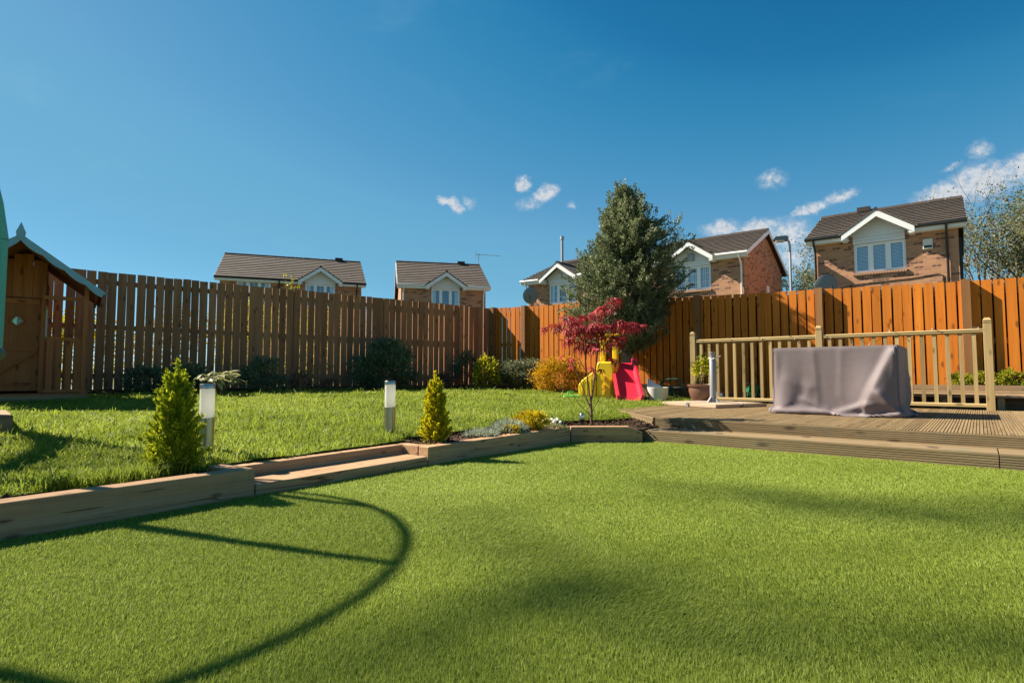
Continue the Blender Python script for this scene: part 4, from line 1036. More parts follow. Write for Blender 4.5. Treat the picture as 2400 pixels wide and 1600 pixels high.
# ================================================================ playhouse
def playhouse():
    zb = zup(-5.26, 7.0)
    r = thing('playhouse', 'brown timber playhouse with scalloped blue bargeboard and open porch', 'playhouse', (-5.26, 7.0, zb - .02), azrot(53))
    X0, X1, Dp = -1.32, .0, 1.45
    for k, (z, o_) in enumerate(((.0, .06), (.045, .03))):
        b = MB(); b.box(X0 - .05, X1 + o_, -.10 + k * .03, Dp, z, z + .042); b.build('base_board', 'planter', r)
    b = MB(); b.box(X0 - .02, X1 + .02, -.05, Dp - .02, .0885, .105); b.build('floor', 'playhouse_x', r)
    z0 = .106; ze = 1.39; ax, az_ = -.655, 1.93; pitch = (az_ - ze + .02) / (.74)
    # corner posts
    for (x, y) in ((-.022, .0), (-.022, .45), (-.022, Dp - .06), (-.45, .45)):
        top = az_ - pitch * abs(x - ax) - .03
        b = MB(); b.box(x - .022, x + .022, y, y + .045, z0, top); b.build('post', 'playhouse', r)
    # front wall of the little room, of upright boards, with a ledged door
    for k in range(9):
        x = -.475 - (k + 1) * .094; top = az_ - pitch * abs(x + .047 - ax) - .05
        lo = 1.30 if -1.02 < x < -.44 else z0
        b = MB(); b.box(x, x + .092, .535, .55, lo, top); b.build('wall_board', 'playhouse', r)
    d = MB(); 
    door = MB(); door.box(-.99, -.475, .02, .033, z0 + .03, 1.29); dr = door.build('door', 'playhouse', r, loc=(0, .5, 0))
    for z in (.22, .66, 1.25): b = MB(); b.box(-.98, -.485, .006, .0195, z - .03, z + .03); b.build('ledge', 'playhouse_x', dr)
    b = MB(); b.beam((-.97, .0135, .24), (-.50, .0135, .62), .013, .06, up=(0, 1, 0)); b.build('brace', 'playhouse_x', dr)
    M = Matrix.Translation((-.70, .012, 1.0)) @ Matrix.Rotation(RAD(45), 4, 'Y')
    b = MB(); b.box(-.045, .045, -.004, .004, -.045, .045, 0, M); b.build('pane', 'glass', dr)
    for q in range(4):
        b = MB(); b.box(-.055, .055, -.012, .005, .04, .055, 0, Matrix.Translation((-.70, .008, 1.0)) @ Matrix.Rotation(RAD(45 + 90 * q), 4, 'Y')); b.build('window_bead', 'playhouse_x', dr)
    # side wall of the room with a small white window
    for k in range(9):
        y = .55 + k * .098
        for (a, c) in (((z0, .80), (1.22, 1.56)) if 1 <= k <= 4 else ((z0, 1.56),)):
            b = MB(); b.box(-.455, -.443, y, y + .096, a, c); b.build('wall_board', 'playhouse', r)
    w = MB(); w.box(-.47, -.43, .648, .673, .80, 1.22); w.box(-.47, -.43, 1.014, 1.039, .80, 1.22); w.box(-.47, -.43, .673, 1.014, .80, .825); w.box(-.47, -.43, .673, 1.014, 1.195, 1.22); w.box(-.462, -.438, .673, 1.014, 1.0, 1.015)
    wf = w.build('window', 'white_paint', r); b = MB(); b.box(-.452, -.448, .673, 1.014, .825, 1.195); b.build('pane', 'glass', wf)
    # back and far walls
    for k in range(9):
        x = -.455 - (k + 1) * .094; b = MB(); b.box(x, x + .092, Dp - .05, Dp - .035, z0, az_ - pitch * abs(x + .047 - ax) - .06); b.build('wall_board', 'playhouse', r)
    for k in range(14): b = MB(); y = .05 + k * .098; b.box(-1.325, -1.31, y, y + .096, z0, ze + .05); b.build('wall_board', 'playhouse', r)
    # porch balustrade
    b = MB(); b.box(-.425, -.045, .455, .485, .77, .81); b.build('porch_rail', 'playhouse_x', r)
    b = MB(); b.box(-.425, -.045, .455, .485, .115, .15); b.build('porch_rail', 'playhouse_x', r)
    for k in range(4): x = -.40 + k * .095; b = MB(); b.box(x, x + .058, .462, .478, .15, .77); b.build('slat', 'playhouse', r)
    b = MB(); b.box(-.43, -.045, .005, .04, 1.24, 1.285); b.build('porch_beam', 'playhouse_x', r)
    # roof: two sloping panels, felted above, ply below
    for sx in (1, -1):
        x_e = ax + sx * .78; z_e = az_ - pitch * .78
        b = MB(); b.extrude([(ax, az_ - .012), (x_e, z_e - .012), (x_e, z_e), (ax, az_)], lambda x, z, t: (x, -.13 + 1.66 * t, z)); p = b.build('roof_panel', 'roof_ply', r)
        b = MB(); b.extrude([(ax, az_ + .001), (x_e + sx * .01, z_e + .0), (x_e + sx * .01, z_e + .008), (ax, az_ + .009)], lambda x, z, t: (x, -.135 + 1.67 * t, z)); b.build('felt', 'roof_felt', p)
        b = MB(); b.beam((x_e - sx * .05, -.1, z_e - .01), (x_e - sx * .05, 1.5, z_e - .01), .03, .045); b.build('eave_batten', 'playhouse_x', p)
        # scalloped bargeboard
        top = []; bot = []
        for i in range(41):
            t = i / 40; x = ax + sx * .82 * t; z = az_ + .02 - pitch * .82 * t; top.append((x, z + .015))
            wv = .026 * abs(math.sin(t * math.pi * 4.0)) ** .8
            bot.append((x, z - .058 - wv + (.05 if t > .97 else 0)))
        poly = top + bot[::-1]
        b = MB(); n_ = len(top)
        for yy in (-.158, -.138): b.v += [(x, yy, z) for x, z in top] + [(x, yy, z) for x, z in bot]
        for i in range(n_ - 1):
            b.f += [(i, i + 1, n_ + i + 1, n_ + i), (2 * n_ + i, 3 * n_ + i, 3 * n_ + i + 1, 2 * n_ + i + 1), (i, 2 * n_ + i, 2 * n_ + i + 1, i + 1), (n_ + i, n_ + i + 1, 3 * n_ + i + 1, 3 * n_ + i)]
        b.f += [(0, n_, 3 * n_, 2 * n_), (n_ - 1, 3 * n_ - 1, 4 * n_ - 1, 2 * n_ - 1)]
        b.m = [0] * len(b.f); b.build('bargeboard', 'barge_blue', r)
    b = MB(); b.add([(ax - .035, -.172, az_ - .02), (ax + .035, -.172, az_ - .02), (ax + .045, -.172, az_ + .05), (ax, -.172, az_ + .17), (ax - .045, -.172, az_ + .05), (ax - .035, -.159, az_ - .02), (ax + .035, -.159, az_ - .02), (ax + .045, -.159, az_ + .05), (ax, -.159, az_ + .17), (ax - .045, -.159, az_ + .05)],
                    [(0, 1, 2, 3, 4), (9, 8, 7, 6, 5), (0, 5, 6, 1), (1, 6, 7, 2), (2, 7, 8, 3), (3, 8, 9, 4), (4, 9, 5, 0)]); b.build('finial', 'barge_blue', r)


playhouse()


def trampoline():
    cx, cy, R_ = -4.445, 2.945, 1.3
    zb = zup(cx, cy)
    r = thing('trampoline', 'green trampoline with netted enclosure and teal foam poles', 'trampoline', (cx, cy, zb))
    mz = .58; top = 2.60
    ring = lambda rad, z, n=64: [(rad * math.cos(t), rad * math.sin(t), z) for t in np.linspace(0, 2 * math.pi, n)]
    b = MB(); b.tube(ring(R_ - .04, mz - .05), .022, 10); b.build('frame_ring', 'galv', r, smooth=True)
    b = MB(); b.lathe([(.0, mz - .02), (R_ - .24, mz - .02)], 48); b.build('mat', 'black_plastic', r)
    b = MB(); b.tube(ring(R_ - .02, mz - .005, 80), .075, 12); b.v = [(x, y, mz + (z - mz) * .8) for x, y, z in b.v]; b.build('edge_pad', 'pad_green', r, smooth=True)
    for k in range(4):
        a = RAD(20 + 90 * k); p = lambda q, z: ((R_ - .04) * math.cos(a + q), (R_ - .04) * math.sin(a + q), z)
        b = MB(); b.tube([p(-.32, mz - .06), p(-.32, .06), p(-.26, .02), p(.26, .02), p(.32, .06), p(.32, mz - .06)], .019, 8); b.build('leg', 'galv', r, smooth=True)
    for k in range(8):
        a = RAD(-3 + 45 * k); c, s_ = math.cos(a), math.sin(a); ro = R_ + .0
        pt = lambda rad, z: (rad * c, rad * s_, z)
        b = MB(); b.tube([pt(ro - .02, .25), pt(ro, mz), pt(ro, 1.0)], .017, 8); b.build('pole', 'galv', r, smooth=True)
        b = MB(); b.tube([pt(ro, mz + .04), pt(ro, 1.35)], .036, 12); b.build('foam_sleeve', 'teal', r, smooth=True)
        b = MB(); b.tube([pt(ro, 1.352), pt(ro - .035, 1.60), pt(ro - .11, 1.95), pt(ro - .17, 2.35), pt(ro - .19, top)], [.038, .036, .03, .026, .022], 12); b.build('foam_sleeve', 'teal', r, smooth=True)
    b = MB(); b.tube(ring(R_ - .19, top, 72), .019, 10); b.build('top_ring', 'teal', r, smooth=True)
    b = MB(); b.lathe([(R_ - .16, mz + .0), (R_ - .13, 1.5), (R_ - .20, top - .02)], 64); b.build('safety_net', 'net_mesh', r, smooth=True)


trampoline()

# ================================================================ plants
def plume_cone(name, label, loc, R_, Ht, n_pl, per, mat, L, W, group=None):
    """small conical cypress of many upright feathery plumes"""
    root = thing(name, label, 'conifer', loc, 0, group); PP = []; DD = []; TT = []
    for k in range(n_pl):
        f = (k + .5) / n_pl; h0 = Ht * (.02 + .80 * f ** 1.25); a = k * 2.39996 + random.uniform(-.3, .3)
        rmax = R_ * (1 - (h0 / Ht)) ** .75 * random.uniform(.62, 1.08) * (.8 + .2 * min(1, h0 / (Ht * .15)))
        ln = Ht * random.uniform(.16, .25) * (1 - .25 * f)
        out = np.array([math.cos(a), math.sin(a), 0.]); start = out * rmax * .25 + [0, 0, max(.0, h0 - ln * .25)]; end = out * rmax + [0, 0, h0 + ln * .65]
        t = rng.random(per) ** .8
        p = start[None] * (1 - t[:, None]) + end[None] * t[:, None] + rng.normal(size=(per, 3)) * (R_ * .11 * (1.05 - t))[:, None]
        d = (end - start)[None] / np.linalg.norm(end - start) + rng.normal(size=(per, 3)) * .42 + np.array([0, 0, .2])
        PP.append(p); DD.append(d); TT.append(np.clip(rng.normal(.5, .16, per) + random.uniform(-.18, .18), 0, 1))
    k = per * 3; t = rng.random(k); PP.append(np.column_stack([rng.normal(size=(k, 2)) * (R_ * .09 * (1.08 - t))[:, None], Ht * (.62 + .40 * t)])); DD.append(rng.normal(size=(k, 3)) * .45 + [0, 0, 1.]); TT.append(np.clip(rng.normal(.62, .15, k), 0, 1))
    P = np.concatenate(PP); D = np.concatenate(DD); T_ = np.concatenate(TT); P[:, 2] = np.maximum(P[:, 2], .0); n = len(P)
    leaves('foliage', P, D, rng.uniform(.6, 1.3, n) * L, rng.uniform(.7, 1.3, n) * W, mat, root, T_, .08)
    b = MB(); b.tube([(0, 0, -.05), (0, 0, Ht * .5), (.002, 0, Ht * .97)], [.011, .007, .002], 6); b.build('trunk', 'bark', root)
    return root


plume_cone('cone_cypress', 'bushy green-gold cone conifer rising behind the low timber wall', (-1.73, 2.93, .085), .175, .575, 170, 95, 'cypress_leaf', .021, .0042)
plume_cone('cone_cypress', 'slender golden cone conifer beside the timber steps', (-.565, 4.18, .10), .135, .505, 130, 80, 'cypress_gold', .022, .0048)


def tufted(name, label, loc, r, n, L, W, mat, cat='plant', up=1.0, group=None, sink=.0):
    """mound of upright fine leaves"""
    root = thing(name, label, cat, loc, 0, group)
    a = rng.uniform(0, 6.283, n); q = rng.random(n) ** .5
    base = np.column_stack([np.cos(a) * q * r[0], np.sin(a) * q * r[1], r[2] * (1 - q ** 2) * .55 * rng.random(n) - sink])
    D = np.column_stack([np.cos(a) * q * .8, np.sin(a) * q * .8, np.full(n, up)]) + rng.normal(size=(n, 3)) * .35
    D[:, 2] = np.abs(D[:, 2]) + .05
    leaves('foliage', base, D, rng.uniform(.6, 1.2, n) * L, rng.uniform(.7, 1.3, n) * W, mat, root, np.clip(rng.normal(.52, .2, n), 0, 1), .1)
    return root


tufted('silver_tuft', 'low silvery grey tuft of narrow leaves next to the golden cone conifer', (-.245, 4.52, .10), (.115, .09, .06), 800, .065, .0038, 'silver_leaf')
tufted('silver_tuft', 'taller silvery grey tuft of narrow leaves between the low tuft and yellow heather', (-.03, 4.80, .10), (.12, .1, .12), 1300, .095, .004, 'silver_leaf')
r = shrub('yellow_heather', 'bright yellow heather mound in the timber edged bed', (.155, 5.00, .095), (.17, .13, .095), 2600, .024, .0052, 'heather_leaf', 'plant', 34, None, .2, .7, 4)
shrub('yellow_heather', 'small low yellow heather clump against the timber sleeper', (.00, 4.72, .10), (.09, .07, .04), 900, .022, .0048, 'heather_leaf', 'plant', 16, None, .25, .6, 2)
tufted('grass_tuft', 'dark green grassy tuft behind the yellow heather', (.07, 5.24, .10), (.15, .08, .06), 500, .12, .0035, 'lawn', 'plant')
r = tufted('white_flowers', 'clump of small white flowers in the timber edged bed', (.36, 5.17, .10), (.13, .10, .06), 500, .05, .004, 'olive_leaf', 'flowers')
fl = MB(); fl.lathe([(0, .004), (.006, .003), (.013, .0), (.0135, -.002), (0, -.003)], 9); fm = fl.mesh('flower', 'petal_white')
for k in range(34):
    a = random.uniform(0, 6.283); q = random.random() ** .5
    put('flower', fm, r, (q * .13 * math.cos(a), q * .10 * math.sin(a), .065 + .035 * (1 - q * q) + random.uniform(-.01, .012)), (random.uniform(-.6, .6), random.uniform(-.6, .6), 0))
dm = MB(); dm.lathe([(0, .052), (.008, .05), (.014, .045), (.010, .041), (.002, .04), (.0015, -.02)], 10); dme = dm.mesh('dandelion', 'petal_yellow')
for (x, y) in ((-3.75, 7.85), (-3.70, 7.95), (-2.32, 9.25), (-1.52, 10.1), (-.72, 10.55), (.05, 10.9), (-3.2, 9.0)):
    o = link('dandelion', dme); o.location = (x, y, zup(x, y)); tag(o, 'tiny yellow dandelion in the raised lawn', 'flower', 'dandelions in the lawn')

# shrubs along the foot of the brown fence
def at_lawn(x, y, dz=0): return (x, y, zup(x, y) + dz)
shrub('dark_shrub', 'dark green bush with white specks beside the playhouse end of the fence', at_lawn(-5.42, 8.42), (.36, .3, .21), 3000, .034, .009, 'dark_leaf', 'shrub', 50)
shrub('dark_shrub', 'dark spiky evergreen bush behind the bushy cone conifer', at_lawn(-4.92, 8.62), (.33, .3, .22), 3600, .05, .007, 'dark_leaf', 'shrub', 50, up=.6)
shrub('dark_shrub', 'large round dark green bush against the brown fence', at_lawn(-4.08, 9.35), (.43, .36, .29), 5000, .035, .009, 'dark_leaf', 'shrub', 80, None, .18)
shrub('dark_shrub', 'widest dark juniper bush spreading against the brown fence', at_lawn(-2.44, 10.75), (.68, .38, .36), 6500, .07, .010, 'dark_leaf', 'shrub', 80, None, .22, .5)
shrub('dark_shrub', 'upper dome of dark juniper rising from the widest bush', at_lawn(-2.38, 10.95, .42), (.42, .3, .27), 3600, .07, .010, 'dark_leaf', 'shrub', 50, None, .22, .5, 4)
shrub('dark_shrub', 'thin dark shrub in the shaded corner of the fences', at_lawn(-1.0, 12.05), (.30, .28, .40), 1500, .05, .012, 'dark_leaf', 'shrub', 34, None, .25)
shrub('rusty_shrub', 'low sparse rusty brown shrub by the thin dark shrub', at_lawn(-1.38, 11.55), (.22, .2, .16), 700, .035, .010, 'rust_leaf', 'shrub', 26, None, .25)
shrub('rusty_shrub', 'sparse reddish brown shrub next to the large round bush', at_lawn(-3.62, 9.72), (.20, .2, .19), 650, .034, .010, 'rust_leaf', 'shrub', 22, None, .25)
shrub('rusty_shrub', 'low dry twiggy shrub left of the widest juniper', at_lawn(-3.18, 10.1), (.30, .2, .10), 700, .034, .006, 'rust_leaf', 'shrub', 26, None, .25)
shrub('yellow_leaf_shrub', 'shrub with bright yellow upright leaves beside the grey-green bush', at_lawn(-.52, 11.5), (.25, .22, .33), 800, .085, .018, 'yellow_leaf', 'shrub', 26, None, .26, .8)
shrub('grey_green_shrub', 'rounded grey-green bush in front of the fence corner', at_lawn(.16, 11.75), (.58, .42, .33), 7500, .045, .010, 'grey_leaf', 'shrub', 80, None, .2)
shrub('gold_shrub', 'rounded golden orange bush beside the yellow climbing frame', at_lawn(.92, 10.95), (.60, .44, .335), 7500, .038, .011, 'gold_leaf', 'shrub', 80, None, .2)
# large-leaved shrub: each leaf its own piece
r = thing('laurel_shrub', 'small pale olive shrub with large leaves beside the dark bushes', 'shrub', at_lawn(-4.22, 8.22))
lm = []
for k in range(3):
    b = MB(); L_, w_ = .13, .03
    for i in range(6):
        t = i / 5; wd = w_ * math.sin(math.pi * min(1, t * .93 + .05)) ** .8; zz = -.03 * t * t * (1 + k * .4)
        b.v += [(L_ * t, -wd, zz + .008), (L_ * t, 0, zz), (L_ * t, wd, zz + .008)]
    for i in range(5):
        for j in range(2): b.f.append((i * 3 + j, i * 3 + j + 1, i * 3 + j + 4, i * 3 + j + 3)); b.m.append(0)
    me = b.mesh('leaf', 'olive_leaf'); a = me.attributes.new('tint', 'FLOAT', 'POINT'); a.data.foreach_set('value', [(.45, .65, .85)[k]] * len(me.vertices)); shade(me); lm.append(me)
tips = []
for k in range(13):
    a = k * 2.4; q = .24 * ((k + 1) / 13) ** .5; tip = Vector((q * math.cos(a), q * math.sin(a), .24 + .22 * random.random() * (1.15 - q / .3)))
    b = MB(); b.tube([(0, 0, -.03), tip * .5 + Vector((0, 0, .02)), tip], [.008, .006, .003], 5); b.build('stem', 'stem', r); tips.append(tip)
for tip in tips:
    for j in range(8):
        a = j * .9 + random.random(); put('leaf', random.choice(lm), r, tip + Vector((0, 0, random.uniform(-.07, .01))), (random.uniform(-.5, .5), random.uniform(-.55, .5), a), (random.uniform(.7, 1.15),) * 3)

# ---------------------------------------------------------------- red maple
def maple():
    r = thing('red_maple', 'young red-leaved Japanese maple standing in the bed by the deck', 'tree', (.785, 5.66, .09))
    trunk = MB(); trunk.tube([(0, 0, -.04), (.005, .0, .12), (.0, .0, .24)], [.014, .012, .011], 8)
    trunk.tube([(0, 0, .24), (.035, .01, .45), (.07, .0, .72), (.06, .02, .92), (.10, .0, 1.08)], [.009, .008, .006, .005, .003], 7)
    trunk.tube([(0, 0, .24), (-.03, -.01, .42), (-.055, .0, .70), (-.05, .01, .85)], [.008, .007, .005, .003], 7)
    trunk.tube([(0, 0, .16), (-.07, .02, .36), (-.15, .02, .58), (-.14, .03, .76)], [.006, .005, .004, .002], 6)
    for (x, z, dx) in ((-.02, .10, -.20), (.01, .13, .12), (-.02, .2, -.14), (.0, .08, -.1)): trunk.tube([(0, 0, z), (x + dx * .5, -.02, z + .12), (dx, -.03, z + .24)], [.003, .0025, .001], 5)
    SX = .94
    layers = [((-.05, 0), .80, .13, 12), ((-.22, .02), .86, .16, 12), ((-.40, .0), .98, .12, 11), ((-.26, -.05), 1.03, .12, 8), ((-.10, .05), .94, .20, 22), ((.06, -.03), .99, .18, 20), ((.20, .05), .90, .14, 11),
              ((.30, .0), 1.03, .15, 14), ((.43, .02), 1.00, .13, 13), ((.02, .08), 1.10, .15, 12), ((.16, .0), 1.16, .12, 10), ((.24, .03), 1.25, .09, 7), ((-.20, .05), 1.08, .13, 9),
              ((.02, -.08), .78, .20, 20), ((-.20, -.02), .68, .14, 12), ((.12, .03), .66, .16, 14), ((-.02, .0), .58, .18, 12), ((.15, .0), .84, .15, 13), ((-.12, .0), 1.00, .2, 14), ((-.20, .02), .56, .10, 6)]
    br = MB(); spots = []
    for (c, z, rad, n_) in layers:
        c = (c[0] * SX + .02, c[1])
        if z < .72: n_ = n_ // 4
        elif z < .82: n_ = n_ // 2
        else: n_ = int(n_ * 1.12)
        z += .02
        bx = .06 if c[0] > 0 else -.05
        trunk.tube([(bx * .9, 0, z - .16), ((bx + c[0]) / 2, c[1] * .5, z - .045), (c[0], c[1], z)], [.004, .003, .0015], 5)
        for k in range(int(n_ * 1.15)):
            a = random.uniform(0, 6.283); q = rad * random.random() ** .5; spots.append((c[0] + q * math.cos(a), c[1] + q * math.sin(a) * .9, z + random.uniform(-.025, .03) - q * .22, a))
    trunk.build('trunk', 'maple_bark', r, smooth=True)
    ms = []
    for k in range(6):
        b = MB(); droop = .35 + .12 * k
        for j, an in enumerate((-128, -82, -40, 0, 40, 82, 128)):
            ll = (.030, .050, .064, .070, .064, .050, .030)[j]; an = RAD(an + random.uniform(-7, 7)); wd = .0075
            c_, s_ = math.cos(an), math.sin(an); f = lambda t, w, z: (t * c_ - w * s_, t * s_ + w * c_, z)
            b.add([f(.004, 0, 0), f(ll * .45, -wd, -ll * droop * .12 + .002), f(ll * .5, 0, -ll * droop * .18 - .002), f(ll * .45, wd, -ll * droop * .12 + .002), f(ll, 0, -ll * droop)], [(0, 1, 2), (0, 2, 3), (1, 4, 2), (2, 4, 3)])
        me = b.mesh('leaf', 'maple_leaf'); a = me.attributes.new('tint', 'FLOAT', 'POINT'); a.data.foreach_set('value', [.15 + .15 * k] * len(me.vertices)); ms.append(me)
    for (x, y, z, a) in spots: put('leaf', random.choice(ms), r, (x, y, z), (random.uniform(-.35, .35), random.uniform(.1, .7), a + random.uniform(-.6, .6)), (random.uniform(.9, 1.4),) * 3)


maple()

# ---------------------------------------------------------------- big conifer
def big_conifer():
    r = thing('dark_conifer', 'tall dense green conifer in front of the orange fence', 'tree', (2.10, 10.42, -.06))
    b = MB(); b.tube([(0.02, 0, -.1), (.01, 0, .9), (0, 0, 1.6), (-.02, 0, 2.6), (0, 0, 3.75)], [.115, .10, .085, .06, .015], 12); b.build('trunk', 'bark_grey', r, smooth=True)
    prof = [(1.05, .75, .34), (1.30, 1.05, .48), (1.80, 1.06, .64), (2.10, .95, .90), (2.50, .84, 1.06), (2.85, .46, 1.10), (3.15, .36, .90), (3.45, .27, .42), (3.70, .14, .18), (3.92, .05, .05)]
    hs = [p[0] for p in prof]; lf = [p[1] for p in prof]; rt = [p[2] for p in prof]
    PP, DD, TT = [], [], []; limbs = MB()
    for k in range(235):
        h = 1.14 + 2.74 * ((k + .5) / 235) ** .95; a = k * 2.39996 + random.uniform(-.4, .4); ca, sa = math.cos(a), math.sin(a)
        Lr = np.interp(h, hs, lf); Rr = np.interp(h, hs, rt); mean = (Lr + Rr) / 2
        rad = (Rr if ca > 0 else Lr) * abs(ca) + mean * .95 * abs(sa); rad = rad / (abs(ca) + abs(sa)) * random.choice((.55, .75, .92, 1.04, 1.15)); lt = random.uniform(-.2, .2)
        rise = random.uniform(.10, .34); end = np.array([ca * rad, sa * rad, h + rise * .6]); start = np.array([ca * rad * .12, sa * rad * .12, h - .18])
        limbs.tube([tuple(start), tuple((start + end) / 2 - [0, 0, .03]), tuple(end)], [.014, .009, .003], 4)
        # each limb carries several short sprays
        for q in range(14):
            t = .16 + .88 * (q + random.random()) / 14
            c = start * (1 - t) + end * t + rng.normal(size=3) * .062
            d0 = unit(((end - start) / max(rad, .15) + rng.normal(size=3) * .45 + [0, 0, .35])[None])[0]
            m_ = 46; u = rng.random(m_); ln = random.uniform(.12, .26)
            PP.append(c + d0[None] * (u * ln)[:, None] + rng.normal(size=(m_, 3)) * (.034 * (1.1 - u))[:, None])
            DD.append(d0[None] + rng.normal(size=(m_, 3)) * .55); TT.append(np.clip(rng.normal(.46, .16, m_) + lt + random.uniform(-.08, .12) + u * .12, 0, 1))
    P = np.concatenate(PP); D = np.concatenate(DD); T_ = np.concatenate(TT); n = len(P)
    leaves('crown', P, D, rng.uniform(.026, .055, n), rng.uniform(.007, .0125, n), 'conifer_leaf', r, T_, .1)
    limbs.build('limbs', 'bark', r)


big_conifer()


def twiggy_tree(name, label, loc, Ht, spread, nleaf, leaf_mat, leafL, seed, bark='bark_grey', fill=.5, group=None, levels=5):
    """many-stemmed tree in early leaf: recursive limbs, fine twigs, loose small leaves"""
    rnd = random.Random(seed); r = thing(name, label, 'tree', loc, 0, group); b = MB(); ends = []; fine = MB()
    def grow(p, d, L, rad, lv):
        pts = [p]; q = p
        for i in range(3):
            d = (d + Vector((rnd.gauss(0, .13), rnd.gauss(0, .13), rnd.gauss(.05, .08)))).normalized(); q = q + d * (L / 3); pts.append(q)
        (b if lv < 3 else fine).tube(pts, [rad, rad * .85, rad * .7, rad * .55], 5 if lv < 3 else 3, cap=False)
        ends.extend(pts[1:] if lv >= 2 else [])
        if lv < levels:
            for k in range(3 if lv < 4 else 2):
                nd = (d + Vector((rnd.gauss(0, .62), rnd.gauss(0, .62), rnd.uniform(-.15, .5))) * (spread / Ht * 1.5)).normalized()
                grow(pts[rnd.choice((1, 2, 3)) if k else 3], nd, L * rnd.uniform(.6, .82), rad * .55, lv + 1)
    for k in range(3):
        a = k * 2.1 + rnd.random(); grow(Vector((.1 * math.cos(a), .1 * math.sin(a), -.1)), Vector((math.cos(a) * .35 * spread / Ht, math.sin(a) * .35 * spread / Ht, 1)).normalized(), Ht * .36, Ht * .016, 0)
    b.build('trunk', bark, r); fine.build('twigs', bark, r)
    E = np.array([tuple(e) for e in ends]); k = rng.integers(0, len(E), nleaf)
    P = E[k] + rng.normal(size=(nleaf, 3)) * (Ht * .022)
    leaves('crown', P, rng.normal(size=(nleaf, 3)) + [0, 0, .2], rng.uniform(.7, 1.3, nleaf) * leafL, rng.uniform(.3, .5, nleaf) * leafL, leaf_mat, r, np.clip(rng.normal(.5, .2, nleaf), 0, 1), .1)
    return r


def added_shade_tree():
    """added tree, unseen off the left; leaf lobes set to cast soft lawn shade"""
    bx, by = -19.0, 3.0
    r = thing('added_shade_tree', 'added tall tree out of view on the playhouse side, placed to shade the artificial lawn', 'tree', (bx, by, -.05))
    b = MB(); b.tube([(0, 0, -.2), (.1, .1, 5), (-.1, .2, 10), (.1, .3, 14), (.2, .2, 19)], [.32, .27, .2, .13, .03], 10)
    dh = -Vector((sd.x, sd.y, 0)).normalized(); tanE = math.tan(RAD(SUN_EL)); PP = []; TT = []
    def lobe(px, py, L, w, a, n_, h=17.0):
        c = Vector((px, py, 0)) - dh * (h / tanE); c = Vector((c.x - bx, c.y - by, h)); ca, sa = math.cos(RAD(a)), math.sin(RAD(a))
        u = rng.normal(size=n_) * L * .5; v = rng.normal(size=n_) * w * .5
        PP.append(np.column_stack([c.x + u * ca - v * sa, c.y + u * sa + v * ca, c.z + rng.normal(size=n_) * .12])); return c
    cs = [lobe(.10, 2.05, .85, .30, -60, 430), lobe(.45, 1.42, .52, .30, -50, 280), lobe(1.50, 2.75, .85, .42, -30, 760), lobe(2.35, 2.5, .75, .46, 10, 620), lobe(3.4, 2.0, .7, .5, 0, 500), lobe(1.25, 1.25, .5, .25, -20, 260), lobe(-.15, 1.2, .35, .2, 0, 160)]  # lobes positioned back along the sun ray to shade chosen spots of turf
    j = Vector((.1, .3, 13.6)); k = (cs[0] + cs[2]) * .5 + Vector((-.6, -1.0, -.3)); b.tube([j, j * .5 + k * .5 + Vector((0, 0, .5)), k], [.10, .06, .03], 7)
    for c in cs: b.tube([k, (k + c) * .5 + Vector((0, 0, .15)), c], [.022, .015, .006], 5)
    for q in range(26):
        a = q * 2.4; z = 9 + q * .37; e = Vector((math.cos(a) * 2.2, math.sin(a) * 1.9 - .6, z + 1.2)); b.tube([(0, .2, z), e * .5 + Vector((0, 0, z * .5 + .2)), e], [.05, .03, .01], 5)
        PP.append(np.array(tuple(e))[None] + rng.normal(size=(260, 3)) * [.7, .7, .5])
    b.build('trunk', 'bark', r, smooth=True); P = np.concatenate(PP); n = len(P)
    leaves('crown', P, rng.normal(size=(n, 3)), rng.uniform(.04, .075, n), rng.uniform(.013, .024, n), 'spring_leaf', r, np.clip(rng.normal(.5, .2, n), 0, 1), .1)


added_shade_tree()
TG = 'trees in early leaf beyond the houses'
twiggy_tree('spring_tree', 'bare-topped spring tree just past the nearest brick house', (20.8, 21.5, .3), 7.2, 4.2, 15000, 'spring_leaf', .085, 3, group=TG)
twiggy_tree('spring_tree', 'olive green spring tree crowding the end of the orange fence', (17.6, 18.0, .3), 5.2, 3.6, 22000, 'spring_leaf', .07, 8, group=TG)
twiggy_tree('spring_tree', 'tall bare twiggy tree rising behind the nearest brick house', (25.0, 30.0, .3), 10.5, 5.0, 1500, 'spring_leaf', .09, 5, group=TG)
twiggy_tree('spring_tree', 'tall twiggy tree furthest along the orange fence', (23.5, 23.0, .3), 9.0, 5.0, 12000, 'spring_leaf', .09, 15, group=TG)
twiggy_tree('spring_tree', 'pale green tree showing between the two brick houses by the lamp post', (17.2, 33.0, .3), 7.6, 4.5, 8000, 'spring_leaf', .11, 21, group=TG)
twiggy_tree('spring_tree', 'green tree behind the lamp post house', (15.0, 29.5, .3), 4.6, 3.0, 6000, 'spring_leaf', .09, 31, group=TG)
